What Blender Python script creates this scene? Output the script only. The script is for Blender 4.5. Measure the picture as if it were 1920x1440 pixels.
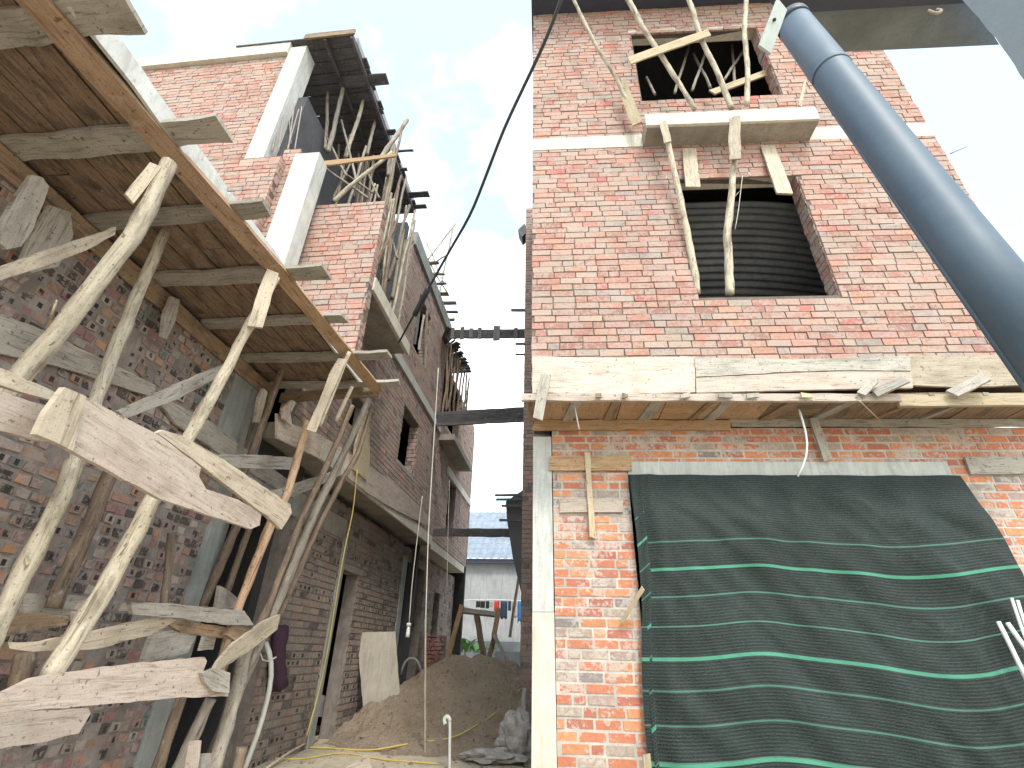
import bpy, math, random
import numpy as np
from mathutils import Vector, Matrix, noise
random.seed(7)
C = bpy.context.scene
for o in list(bpy.data.objects): bpy.data.objects.remove(o)

# ---------------------------------------------------------------- camera
F, CX, CY = 932.0, 960.0, 720.0
ZC = Vector((45, 1720, -932)).normalized()
YC = Vector((110, -505, -932)); YC = (YC - YC.dot(ZC) * ZC).normalized()
XC = YC.cross(ZC)
RM = Matrix((XC, YC, ZC))                      # camera space -> world
EYE = Vector((0, 0, 1.6))
cd = bpy.data.cameras.new('camera'); cam = bpy.data.objects.new('camera', cd); C.collection.objects.link(cam)
cd.sensor_width = 36; cd.lens = F / 1920 * 36; cd.clip_start = 0.05; cd.clip_end = 2000
cam.matrix_world = Matrix.Translation(EYE) @ RM.to_4x4(); C.camera = cam

# ---------------------------------------------------------------- world and sun
SUN_EL, SUN_AZ = math.radians(52), math.radians(155)      # compass azimuth clockwise from +Y
w = bpy.data.worlds.new("World"); C.world = w; w.use_nodes = True
nt = w.node_tree; nt.nodes.clear()
def wn(t, **k):
    n = nt.nodes.new(t)
    for a, b in k.items(): setattr(n, a, b)
    return n
sky = wn('ShaderNodeTexSky', sky_type='NISHITA', sun_disc=False, sun_elevation=SUN_EL, sun_rotation=SUN_AZ, dust_density=2.0, air_density=1.2)
tc = wn('ShaderNodeTexCoord'); ns = wn('ShaderNodeTexNoise'); ns.inputs['Scale'].default_value = 1.7
ns.inputs['Detail'].default_value = 6; ns.inputs['Roughness'].default_value = .55
rp = wn('ShaderNodeValToRGB'); rp.color_ramp.elements[0].position = .45; rp.color_ramp.elements[0].color = (.21, .21, .21, 1)
rp.color_ramp.elements[1].position = .64; rp.color_ramp.elements[1].color = (1, 1, 1, 1)
mx = wn('ShaderNodeMix', data_type='RGBA'); mx.inputs[7].default_value = (8.6, 9.0, 9.2, 1)
bg = wn('ShaderNodeBackground'); bg.inputs[1].default_value = .15; out = wn('ShaderNodeOutputWorld')
L = nt.links.new
L(tc.outputs['Generated'], ns.inputs['Vector']); L(ns.outputs['Fac'], rp.inputs[0]); L(rp.outputs[0], mx.inputs[0])
tn = wn('ShaderNodeMix', data_type='RGBA', blend_type='MULTIPLY'); tn.inputs[0].default_value = 1; tn.inputs[7].default_value = (1.25, 1.38, 1.22, 1)
L(sky.outputs[0], tn.inputs[6]); L(tn.outputs[2], mx.inputs[6]); L(mx.outputs[2], bg.inputs[0]); L(bg.outputs[0], out.inputs[0])
sd = bpy.data.lights.new('sun', 'SUN'); sd.energy = 1.2; sd.angle = math.radians(11); sd.color = (1, .95, .88)
so = bpy.data.objects.new('sun', sd); C.collection.objects.link(so); so.location = (0, 0, 30)
sdir = Vector((math.sin(SUN_AZ) * math.cos(SUN_EL), math.cos(SUN_AZ) * math.cos(SUN_EL), math.sin(SUN_EL)))
so.rotation_euler = sdir.to_track_quat('Z', 'Y').to_euler()
C.view_settings.view_transform = 'Standard'; C.view_settings.look = 'None'; C.view_settings.gamma = 1
C.view_settings.exposure = 1.05
C.render.engine = 'CYCLES'; C.render.resolution_x = 1024; C.render.resolution_y = 768

# ---------------------------------------------------------------- survey: sight lines met with real planes
def ray(x, y): return (RM @ Vector((x - CX, CY - y, -F))).normalized()
def hit(x, y, p0, n):
    d = ray(x, y); return EYE + d * ((Vector(p0) - EYE).dot(n) / d.dot(n))
AX = {'X': Vector((1, 0, 0)), 'Y': Vector((0, 1, 0)), 'Z': Vector((0, 0, 1))}
RA = math.radians(2.5)
RU = Vector((math.cos(RA), math.sin(RA), 0)); RV = Vector((-RU.y, RU.x, 0)); RO = Vector((-.31, 4.35, 0))
def P(x, y, pl, v):
    """point seen at x,y on the plane X/Y/Z = v, on the right facade's plane set back v (R), or v metres deep (D)"""
    if pl == 'R': return hit(x, y, RO + RV * v, RV)
    if pl == 'D': return EYE + RM @ (Vector((x - CX, CY - y, -F)) * (v / F))
    n = AX[pl]; return hit(x, y, n * v, n)
def RL(u, v, z): return RO + RU * u + RV * v + Vector((0, 0, z))

# ---------------------------------------------------------------- materials
MATS = {}
def newmat(name):
    m = bpy.data.materials.new(name); m.use_nodes = True; MATS[name] = m
    t = m.node_tree; return m, t, t.nodes['Principled BSDF']
def nd(t, typ, **k):
    n = t.nodes.new(typ)
    for a, b in k.items():
        if a in n.inputs: n.inputs[a].default_value = b
        else: setattr(n, a, b)
    return n
def ramp(t, src, stops):
    r = nd(t, 'ShaderNodeValToRGB'); e = r.color_ramp.elements
    while len(e) < len(stops): e.new(.5)
    for i, (p, c) in enumerate(stops):
        e[i].position = p; e[i].color = (c if len(c) == 4 else (*c, 1)) if hasattr(c, '__len__') else (c, c, c, 1)
    t.links.new(src, r.inputs[0]); return r.outputs[0]
def mixc(t, fac, a, b, mode='MIX'):
    m = nd(t, 'ShaderNodeMix', data_type='RGBA', blend_type=mode)
    for i, v in ((0, fac), (6, a), (7, b)):
        if hasattr(v, 'is_linked') or hasattr(v, 'links'): t.links.new(v, m.inputs[i])
        else: m.inputs[i].default_value = v if i == 0 else (*v, 1)
    return m.outputs[2]
def bump(t, p, h, strength, dist=.01):
    b = nd(t, 'ShaderNodeBump', Strength=strength, Distance=dist); t.links.new(h, b.inputs['Height']); t.links.new(b.outputs[0], p.inputs['Normal'])
def noisen(t, vec, scale, detail=5, rough=.6, dist=0):
    n = nd(t, 'ShaderNodeTexNoise', Scale=scale, Detail=detail, Roughness=rough, Distortion=dist)
    if vec: t.links.new(vec, n.inputs['Vector'])
    return n.outputs['Fac']
def geo(t): return nd(t, 'ShaderNodeNewGeometry').outputs['Position']

def wood(name, a, b, dark=(.10, .07, .05), rough=.8, stain=.5, grain=1.0):
    m, t, p = newmat(name)
    uv = nd(t, 'ShaderNodeTexCoord').outputs['UV']; oi = nd(t, 'ShaderNodeObjectInfo').outputs['Random']
    off = nd(t, 'ShaderNodeVectorMath', operation='MULTIPLY_ADD')
    cmb = nd(t, 'ShaderNodeCombineXYZ'); t.links.new(oi, cmb.inputs[0]); t.links.new(oi, cmb.inputs[1]); t.links.new(oi, cmb.inputs[2])
    t.links.new(cmb.outputs[0], off.inputs[0]); off.inputs[1].default_value = (37, 53, 11); t.links.new(uv, off.inputs[2])
    mp = nd(t, 'ShaderNodeMapping'); mp.inputs['Scale'].default_value = (1.6, 26 * grain, 1); t.links.new(off.outputs[0], mp.inputs[0])
    g = noisen(t, mp.outputs[0], 2.2, 6, .65, 1.2)
    mp2 = nd(t, 'ShaderNodeMapping'); mp2.inputs['Scale'].default_value = (2.2, 5, 1); t.links.new(off.outputs[0], mp2.inputs[0])
    s = noisen(t, mp2.outputs[0], 1.8, 5, .6)
    f = noisen(t, off.outputs[0], 90, 3, .7)
    col = mixc(t, ramp(t, g, [(.32, 0), (.68, 1)]), a, b)
    col = mixc(t, ramp(t, g, [(.33, .9), (.44, 0)]), col, dark)
    st = ramp(t, s, [(.30, stain), (.52, 0)])
    col = mixc(t, st, col, dark)
    col = mixc(t, ramp(t, f, [(.30, .7), (.44, 0)]), col, dark)
    sp = noisen(t, off.outputs[0], 34, 2, .5)
    col = mixc(t, ramp(t, sp, [(.66, 0), (.70, .75)]), col, tuple(q * .6 for q in dark))
    col = mixc(t, ramp(t, noisen(t, off.outputs[0], 11, 5, .7), [(.60, 0), (.70, .45)]), col, (.46, .44, .41))
    vr = nd(t, 'ShaderNodeMapRange'); vr.inputs[3].default_value = .78; vr.inputs[4].default_value = 1.12; t.links.new(oi, vr.inputs[0])
    hv = nd(t, 'ShaderNodeHueSaturation'); t.links.new(vr.outputs[0], hv.inputs['Value']); t.links.new(col, hv.inputs['Color'])
    t.links.new(hv.outputs[0], p.inputs['Base Color']); p.inputs['Roughness'].default_value = rough
    bump(t, p, g, .5, .004); return m
wood('wood_pale', (.45, .37, .28), (.60, .51, .395), (.22, .17, .125), stain=.5)
wood('wood_cream', (.48, .39, .325), (.63, .535, .455), (.27, .19, .145), stain=.45)
wood('wood_grey', (.34, .31, .27), (.47, .43, .37), (.15, .12, .10), stain=.5)
wood('wood_brown', (.24, .16, .10), (.36, .25, .16), (.06, .045, .035), stain=.7)
wood('wood_beam', (.34, .21, .13), (.47, .32, .21), (.16, .09, .05), stain=.6)
wood('wood_orange', (.42, .26, .14), (.52, .355, .21), (.20, .10, .05), stain=.4)
wood('wood_deck', (.20, .135, .095), (.36, .24, .155), (.045, .035, .03), stain=.95)
wood('wood_dark_veiled', (.085, .08, .085), (.14, .13, .135), (.03, .025, .025))  # dark timber, with the cool lift of veiling glare put into its colour
wood('wood_yellow', (.44, .355, .235), (.56, .465, .32), (.30, .2, .1), stain=.25)
wood('pole_pale', (.42, .355, .26), (.60, .53, .42), (.15, .115, .085), stain=.85, grain=.5)
wood('pole_grey', (.27, .23, .19), (.40, .35, .29), (.10, .08, .06), stain=.6, grain=.5)
wood('pole_brown', (.17, .12, .085), (.29, .21, .15), (.06, .045, .035), stain=.6, grain=.5)
wood('pole_orange', (.36, .23, .14), (.48, .33, .22), (.15, .08, .05), stain=.5, grain=.5)

def brickmat(name, smear, smear_amt, grime=(.1, .08, .07), grime_amt=.5):
    m, t, p = newmat(name)
    at = nd(t, 'ShaderNodeAttribute', attribute_name='tint').outputs['Color']; pos = geo(t)
    n1 = noisen(t, pos, 30, 6, .6, .4); n2 = noisen(t, pos, 5, 4, .6); n3 = noisen(t, pos, 160, 3, .7); n4 = noisen(t, pos, 1.3, 4, .6)
    c = mixc(t, ramp(t, n1, [(.3, .45), (.5, 0)]), at, grime)
    sm = nd(t, 'ShaderNodeMath', operation='ADD'); t.links.new(n1, sm.inputs[0]); t.links.new(n2, sm.inputs[1])
    hf = nd(t, 'ShaderNodeMath', operation='MULTIPLY'); t.links.new(sm.outputs[0], hf.inputs[0]); hf.inputs[1].default_value = .5
    lo = .60 - smear_amt * .13
    c = mixc(t, ramp(t, hf.outputs[0], [(lo - .02, 0), (lo + .04, .8)]), c, smear)
    c = mixc(t, ramp(t, n4, [(.35, grime_amt * .6), (.6, 0)]), c, grime)
    c = mixc(t, ramp(t, n3, [(.3, .35), (.45, 0)]), c, grime)
    t.links.new(c, p.inputs['Base Color']); p.inputs['Roughness'].default_value = .93
    bump(t, p, n1, .8, .008); return m
brickmat('brick_fresh', (.43, .335, .29), .80, (.20, .13, .11), .3)
brickmat('brick_pier', (.52, .455, .41), .6, (.25, .15, .11), .15)
brickmat('brick_brown', (.30, .27, .235), .6, (.09, .07, .06), .4)
brickmat('brick_facade', (.40, .35, .31), .7, (.15, .11, .10), .25)
brickmat('brick_rough', (.34, .295, .27), .5, (.12, .09, .08), .25)

def plain(name, col, rough=.8, var=.25, scale=6, dark=None, metallic=0, b=.3, fine=60, spec=.5):
    m, t, p = newmat(name); pos = geo(t); dark = dark or tuple(c * .55 for c in col)
    n = noisen(t, pos, scale, 6, .62); n2 = noisen(t, pos, fine, 4, .65)
    c = mixc(t, ramp(t, n, [(.34, min(1, var * 2.2)), (.62, 0)]), col, dark)
    c = mixc(t, ramp(t, n2, [(.3, var * 1.3), (.5, 0)]), c, dark)
    if name.startswith(('concrete', 'painted', 'sheet_metal', 'plywood', 'mortar', 'tin')):
        mp = nd(t, 'ShaderNodeMapping'); mp.inputs['Scale'].default_value = (7, 7, .9); t.links.new(pos, mp.inputs[0])
        dr = noisen(t, mp.outputs[0], 2.4, 6, .7, .6); n5 = noisen(t, pos, 22, 5, .75)
        k = .3 if name == 'sheet_metal' else .8
        c = mixc(t, ramp(t, dr, [(.36, k * .7), (.52, 0)]), c, dark); c = mixc(t, ramp(t, n5, [(.62, 0), (.72, k * .5)]), c, tuple(min(1, q * 1.35) for q in col)); c = mixc(t, ramp(t, n5, [(.30, k * .7), (.38, 0)]), c, tuple(q * .6 for q in dark))
    t.links.new(c, p.inputs['Base Color']); p.inputs['Roughness'].default_value = rough; p.inputs['Metallic'].default_value = metallic
    p.inputs['Specular IOR Level'].default_value = spec
    if b: bump(t, p, n2, b, .006)
    return m
plain('mortar_dark', (.20, .155, .13), .95, .35); plain('mortar_pale', (.60, .54, .48), .95, .3)
plain('mortar_brown', (.31, .265, .235), .95, .4); plain('mortar_green', (.33, .285, .26), .95, .45)
plain('concrete_pale', (.60, .60, .57), .85, .22, 3); plain('concrete_cream', (.68, .63, .53), .85, .18, 3)
plain('concrete_grey', (.36, .37, .355), .9, .3, 3); plain('concrete_soffit', (.38, .34, .29), .9, .4, 3)
plain('concrete_deep_shade', (.045, .043, .045), .9, .3, 3); plain('concrete_shade', (.085, .085, .095), .9, .3, 3); plain('roof_tile', (.27, .31, .38), .7, .3, 3)  # room shade put into both concrete colours, a bluish veil into the second
plain('painted_wall', (.44, .44, .45), .8, .25, 1.5, b=.1); plain('painted_low', (.20, .21, .22), .8, .3, 1.5, b=.1)
plain('sheet_metal', (.055, .092, .14), .55, .30, 7, dark=(.09, .125, .165), metallic=.0, b=0, spec=.6); plain('dark_paint', (.045, .05, .075), .5, .2, 4, b=.1)
plain('fibre_board', (.20, .215, .215), .85, .3, 6, b=.2); plain('white_plastic', (.75, .75, .73), .5, .15, 9, b=0)
plain('bracket_metal', (.62, .68, .66), .5, .2, 14, b=.05); plain('black_rubber', (.03, .03, .033), .6, .2, 9, b=0)
plain('rebar', (.36, .30, .26), .7, .3, 20, b=.1); plain('yellow_cord', (.60, .45, .12), .6, .15, 9, b=0)
plain('white_cord', (.72, .69, .62), .7, .15, 9, b=0); plain('tin_sheet', (.24, .25, .28), .6, .5, 1.5, metallic=.1, b=.05)
plain('sack_cloth', (.50, .45, .42), .9, .4, 8, b=.4); plain('leaf_green', (.12, .26, .07), .5, .3, 9, b=0)
plain('plywood_board', (.58, .52, .45), .75, .25, 2.5, b=.1); plain('blue_cloth', (.03, .16, .42), .85, .25, 15, b=.2)
plain('navy_cloth', (.03, .045, .09), .85, .25, 15, b=.2); plain('red_cloth', (.55, .05, .04), .85, .25, 15, b=.2)
plain('black_cloth', (.02, .022, .025), .85, .25, 15, b=.2); plain('purple_cloth', (.07, .03, .055), .9, .35, 12, b=.3)
plain('blue_tarp', (.33, .46, .66), .4, .2, 4, b=.05); plain('glass_bulb', (.8, .82, .8), .08, .05, 9, b=0)
plain('weed_green', (.10, .13, .045), .7, .5, 20, b=.2); plain('earth_rut', (.30, .23, .165), .95, .4, 8)

m, t, p = newmat('sand'); pos = geo(t)
n1 = noisen(t, pos, 1.1, 6, .6); n2 = noisen(t, pos, 14, 6, .7); n3 = noisen(t, pos, 120, 3, .8)
c = mixc(t, ramp(t, n1, [(.36, 0), (.6, 1)]), (.38, .285, .205), (.52, .41, .305))
c = mixc(t, ramp(t, n2, [(.3, .7), (.46, 0)]), c, (.20, .145, .10)); c = mixc(t, ramp(t, n3, [(.3, .6), (.5, 0)]), c, (.15, .11, .08))
t.links.new(c, p.inputs['Base Color']); p.inputs['Roughness'].default_value = .97; bump(t, p, n2, 1.0, .12)
m, t, p = newmat('dirt'); pos = geo(t)
n1 = noisen(t, pos, .9, 6, .6); n2 = noisen(t, pos, 9, 6, .7); n3 = noisen(t, pos, 90, 3, .8)
c = mixc(t, ramp(t, n1, [(.38, 0), (.62, 1)]), (.38, .31, .23), (.52, .46, .35))
c = mixc(t, ramp(t, n2, [(.3, .6), (.5, 0)]), c, (.22, .17, .12)); c = mixc(t, ramp(t, n3, [(.3, .6), (.5, 0)]), c, (.2, .16, .12))
t.links.new(c, p.inputs['Base Color']); p.inputs['Roughness'].default_value = .97; bump(t, p, n2, .7, .03)
# woven shade netting: fine horizontal bands plus green marker bands
m, t, p = newmat('shade_net'); uv = nd(t, 'ShaderNodeTexCoord').outputs['UV']
sx = nd(t, 'ShaderNodeSeparateXYZ'); t.links.new(uv, sx.inputs[0]); V_ = sx.outputs[1]
def mth(op, a, b=None):
    n = nd(t, 'ShaderNodeMath', operation=op)
    for i, v in enumerate((a, b)):
        if v is None: continue
        if hasattr(v, 'links'): t.links.new(v, n.inputs[i])
        else: n.inputs[i].default_value = v
    return n.outputs[0]
mpn = nd(t, 'ShaderNodeMapping'); mpn.inputs['Rotation'].default_value = (0, 0, .35); mpn.inputs['Scale'].default_value = (22, 50, 1); t.links.new(uv, mpn.inputs[0])
wv = noisen(t, mpn.outputs[0], 1.4, 4, .7); fine = noisen(t, uv, 210, 2, .8); blot = noisen(t, uv, 2.6, 7, .68, 1.6)
fs = mth('ABSOLUTE', mth('SUBTRACT', mth('FRACT', mth('MULTIPLY', V_, 1 / .024)), .5))
base = mixc(t, ramp(t, fs, [(.14, 1), (.30, 0)]), (.002, .0035, .0035), (.024, .042, .038))
base = mixc(t, ramp(t, wv, [(.35, .75), (.6, 0)]), base, (.006, .010, .011))
base = mixc(t, ramp(t, blot, [(.56, 0), (.74, .3)]), base, (.06, .085, .08))
base = mixc(t, ramp(t, fine, [(.50, 0), (.66, .6)]), base, (.17, .20, .19))  # bright specks of the weave, with its sheen put into the colour
def band(period, offset, half):
    q = mth('ABSOLUTE', mth('SUBTRACT', mth('FRACT', mth('MULTIPLY', mth('SUBTRACT', V_, offset), 1 / period)), .5))
    return ramp(t, q, [(.5 - half / period - .004, 0), (.5 - half / period, 1)])
gl = mth('GREATER_THAN', V_, .55)
base = mixc(t, mth('MULTIPLY', mth('MULTIPLY', band(.235, .085, .006), gl), .75), base, (.09, .21, .17))
base = mixc(t, mth('MULTIPLY', band(.71, .085, .011), gl), base, (.075, .27, .18))
t.links.new(base, p.inputs['Base Color']); p.inputs['Roughness'].default_value = .6; p.inputs['Specular IOR Level'].default_value = .18; bump(t, p, wv, .8, .006)
M = MATS

# ---------------------------------------------------------------- building blocks
COL = C.collection
def link(o, parent=None):
    COL.objects.link(o)
    if parent: o.parent = parent
    return o
def tag(o, label=None, cat=None, group=None, kind=None):
    for k, v in (('label', label), ('category', cat), ('group', group), ('kind', kind)):
        if v: o[k] = v
    return o
def thing(name, label, cat, loc, group=None):
    o = bpy.data.objects.new(name, None); o.location = loc; o.empty_display_size = .2; link(o)
    return tag(o, label, cat, group)
def mk(name, verts, faces, mat, parent=None, uvs=None, smooth=False, tint=None):
    """one mesh object from world-space vertices; origin at its own centre (top level) or its thing's origin (child)"""
    v = np.array([tuple(q) for q in verts], float) if not isinstance(verts, np.ndarray) else verts
    if parent:
        org = Vector((0, 0, 0)); q = parent
        while q: org += Vector(q.location); q = q.parent
    else: org = Vector(((v[:, 0].min() + v[:, 0].max()) / 2, (v[:, 1].min() + v[:, 1].max()) / 2, v[:, 2].min()))
    me = bpy.data.meshes.new(name); me.from_pydata((v - np.array(org)).tolist(), [], faces if isinstance(faces, list) else faces.tolist())
    if uvs is not None:
        l = me.uv_layers.new(name='UVMap'); l.data.foreach_set('uv', np.array(uvs, 'f').ravel())
    if tint is not None:
        a = me.attributes.new('tint', 'FLOAT_COLOR', 'FACE'); a.data.foreach_set('color', np.array(tint, 'f').ravel())
    me.materials.append(M[mat] if isinstance(mat, str) else mat)
    if smooth: me.polygons.foreach_set('use_smooth', [True] * len(me.polygons))
    me.update(); o = bpy.data.objects.new(name, me)
    if not parent: o.location = org
    return link(o, parent)

BOXF = [(0, 3, 2, 1), (4, 5, 6, 7), (0, 1, 5, 4), (1, 2, 6, 5), (2, 3, 7, 6), (3, 0, 4, 7)]
def boxes(name, lst, mat, parent=None, jit=0):
    """boxes given as (corner, edge1, edge2, edge3)"""
    V, Fc, U = [], [], []
    for (o, a, b, c) in lst:
        o, a, b, c = map(Vector, (o, a, b, c))
        if a.cross(b).dot(c) < 0: a, b = b, a
        k = len(V)
        for q in (o, o + a, o + a + b, o + b, o + c, o + a + c, o + a + b + c, o + b + c):
            V.append(q + Vector((random.uniform(-jit, jit), random.uniform(-jit, jit), random.uniform(-jit, jit))) if jit else q)
        la, lb, lc = a.length, b.length, c.length
        for f, (p1, p2) in zip(BOXF, ((lb, la), (la, lb), (la, lc), (lb, lc), (la, lc), (lb, lc))):
            Fc.append(tuple(k + i for i in f)); U += [(0, 0), (p1, 0), (p1, p2), (0, p2)] if p1 >= p2 else [(0, 0), (0, p1), (p2, p1), (p2, 0)]
    return mk(name, V, Fc, mat, parent, U)
def bx(x0, x1, y0, y1, z0, z1): return ((x0, y0, z0), (x1 - x0, 0, 0), (0, y1 - y0, 0), (0, 0, z1 - z0))
def rbx(u0, u1, v0, v1, z0, z1): return (RL(u0, v0, z0), RU * (u1 - u0), RV * (v1 - v0), Vector((0, 0, z1 - z0)))

def tube(name, pts, r, mat, parent=None, sides=8, r2=None, crook=0, bumpy=0, step=.12, smooth=True, uvm=True):
    pts = [Vector(q) for q in pts]; r2 = r if r2 is None else r2
    seg = [(pts[i + 1] - pts[i]).length for i in range(len(pts) - 1)]; tot = sum(seg)
    n = max(len(pts), min(60, int(tot / step) + 2)); path = []
    for i in range(n):
        s = tot * i / (n - 1); k = 0
        while k < len(seg) - 1 and s > seg[k]: s -= seg[k]; k += 1
        path.append(pts[k].lerp(pts[k + 1], min(1, s / max(seg[k], 1e-6))))
    if len(pts) > 2:
        for _ in range(2):
            path = [path[0]] + [(path[i - 1] + path[i] * 2 + path[i + 1]) / 4 for i in range(1, n - 1)] + [path[-1]]
    sd_ = random.uniform(0, 99)
    if crook:
        for i in range(1, n - 1):
            q = i * tot / n; e = min(1, 4 * i / n, 4 * (n - 1 - i) / n)
            path[i] = path[i] + Vector((noise.noise((q * 1.1, sd_, 0)), noise.noise((q * 1.1, sd_, 9)), noise.noise((q * 1.1, sd_, 5)) * .3)) * crook * e
    V, Fc, U = [], [], []
    up = Vector((.3, .9, .31)).normalized()
    d0 = (path[-1] - path[0]).normalized()
    if abs(up.dot(d0)) > .9: up = Vector((1, 0, 0))
    run = 0; rr = []
    for i, q in enumerate(path):
        d = (path[min(i + 1, n - 1)] - path[max(i - 1, 0)]).normalized(); a = d.cross(up).normalized(); b = a.cross(d)
        rad = r + (r2 - r) * i / (n - 1)
        if i: run += (path[i] - path[i - 1]).length
        rr.append(run)
        for k in range(sides):
            th = 2 * math.pi * k / sides
            f = rad * (1 + bumpy * noise.noise((run * 7, math.cos(th) * 1.5 + sd_, math.sin(th) * 1.5)))
            V.append(q + (a * math.cos(th) + b * math.sin(th)) * f)
    circ = 2 * math.pi * max(r, r2)
    for i in range(n - 1):
        for k in range(sides):
            k2 = (k + 1) % sides
            Fc.append((i * sides + k, i * sides + k2, (i + 1) * sides + k2, (i + 1) * sides + k))
            ua, ub = circ * k / sides, circ * (k + 1) / sides
            U += [(rr[i], ua), (rr[i], ub), (rr[i + 1], ub), (rr[i + 1], ua)]
    Fc.append(tuple(reversed(range(sides)))); Fc.append(tuple((n - 1) * sides + k for k in range(sides)))
    U += [(0, 0)] * sides * 2
    return mk(name, V, Fc, mat, parent, U, smooth)

def plank(name, a, b, w, mat, t=.028, n=None, parent=None, rough=.006, bow=0, w2=None, tw=0):
    """a sawn board from a to b, width w, face normal about n, edges uneven"""
    a, b = Vector(a), Vector(b); L_ = b - a; ln = L_.length; d = L_ / ln
    n = Vector(n) if n is not None else (EYE - (a + b) / 2)
    n = (n - n.dot(d) * d).normalized(); wd = n.cross(d); s = random.uniform(0, 99); k = max(4, int(ln / .09))
    V, Fc, U = [], [], []
    for i in range(k + 1):
        f = i / k; q = a + L_ * f + n * (bow * math.sin(math.pi * f)); ww = (w + ((w2 or w) - w) * f) / 2
        e1 = ww + rough * 2 * noise.noise((f * ln * 3, s, 0)) + rough * noise.noise((f * ln * 15, s, 3)); e2 = ww + rough * 2 * noise.noise((f * ln * 3, s, 7)) + rough * noise.noise((f * ln * 15, s, 9))
        sl = d * (random.uniform(-.012, .012) if i in (0, k) else 0)
        V += [q + wd * e1 + sl, q - wd * e2 - sl, q - wd * e2 - n * t - sl, q + wd * e1 - n * t + sl]
    P4 = [0, w, w + t, 2 * w + t, 2 * w + 2 * t]
    for i in range(k):
        l0, l1 = ln * i / k, ln * (i + 1) / k
        for j in range(4):
            j2 = (j + 1) % 4
            Fc.append((4 * i + j, 4 * i + 4 + j, 4 * i + 4 + j2, 4 * i + j2)); U += [(l0, P4[j]), (l1, P4[j]), (l1, P4[j + 1]), (l0, P4[j + 1])]
    Fc.append((0, 1, 2, 3)); Fc.append((4 * k + 3, 4 * k + 2, 4 * k + 1, 4 * k)); U += [(0, 0), (.0, w), (t, w), (t, 0)] * 2
    return mk(name, V, Fc, mat, parent, U)

def board(name, px, pl, val, mat, t=.028, parent=None, jag=.004, n=None):
    """a board whose outline was measured on its own plane, given real thickness"""
    if n is not None: pts = [hit(x, y, val, Vector(n)) for x, y in px]; nn = Vector(n)
    else:
        pts = [P(x, y, pl, val) for x, y in px]; nn = {'R': RV, 'D': RM @ Vector((0, 0, 1))}.get(pl) or AX[pl]
    if (EYE - pts[0]).dot(nn) < 0: nn = -nn
    o2 = []
    for i, q in enumerate(pts):
        r_ = pts[(i + 1) % len(pts)]; k = max(1, int((r_ - q).length / .07)); e = (r_ - q); side = e.cross(nn).normalized()
        for j in range(k): o2.append(q + e * j / k + side * (random.uniform(-jag, jag) if j else 0))
    c = sum(o2, Vector()) / len(o2); A = np.array([tuple(q - c) for q in o2]); _, _, vt = np.linalg.svd(A, full_matrices=False)
    d1 = Vector(vt[0]); d2 = nn.cross(d1); k = len(o2)
    area = sum(((o2[i] - c).cross(o2[(i + 1) % k] - c)).dot(nn) for i in range(k))
    if area < 0: o2.reverse()
    V = o2 + [q - nn * t for q in o2]; uvv = [((q - c).dot(d1), (q - c).dot(d2)) for q in V]
    Fc = [tuple(range(k)), tuple(reversed(range(k, 2 * k)))] + [(i, i + k, (i + 1) % k + k, (i + 1) % k) for i in range(k)]
    U = [uvv[i] for f in Fc for i in f]
    return mk(name, V, Fc, mat, parent, U)

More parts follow.
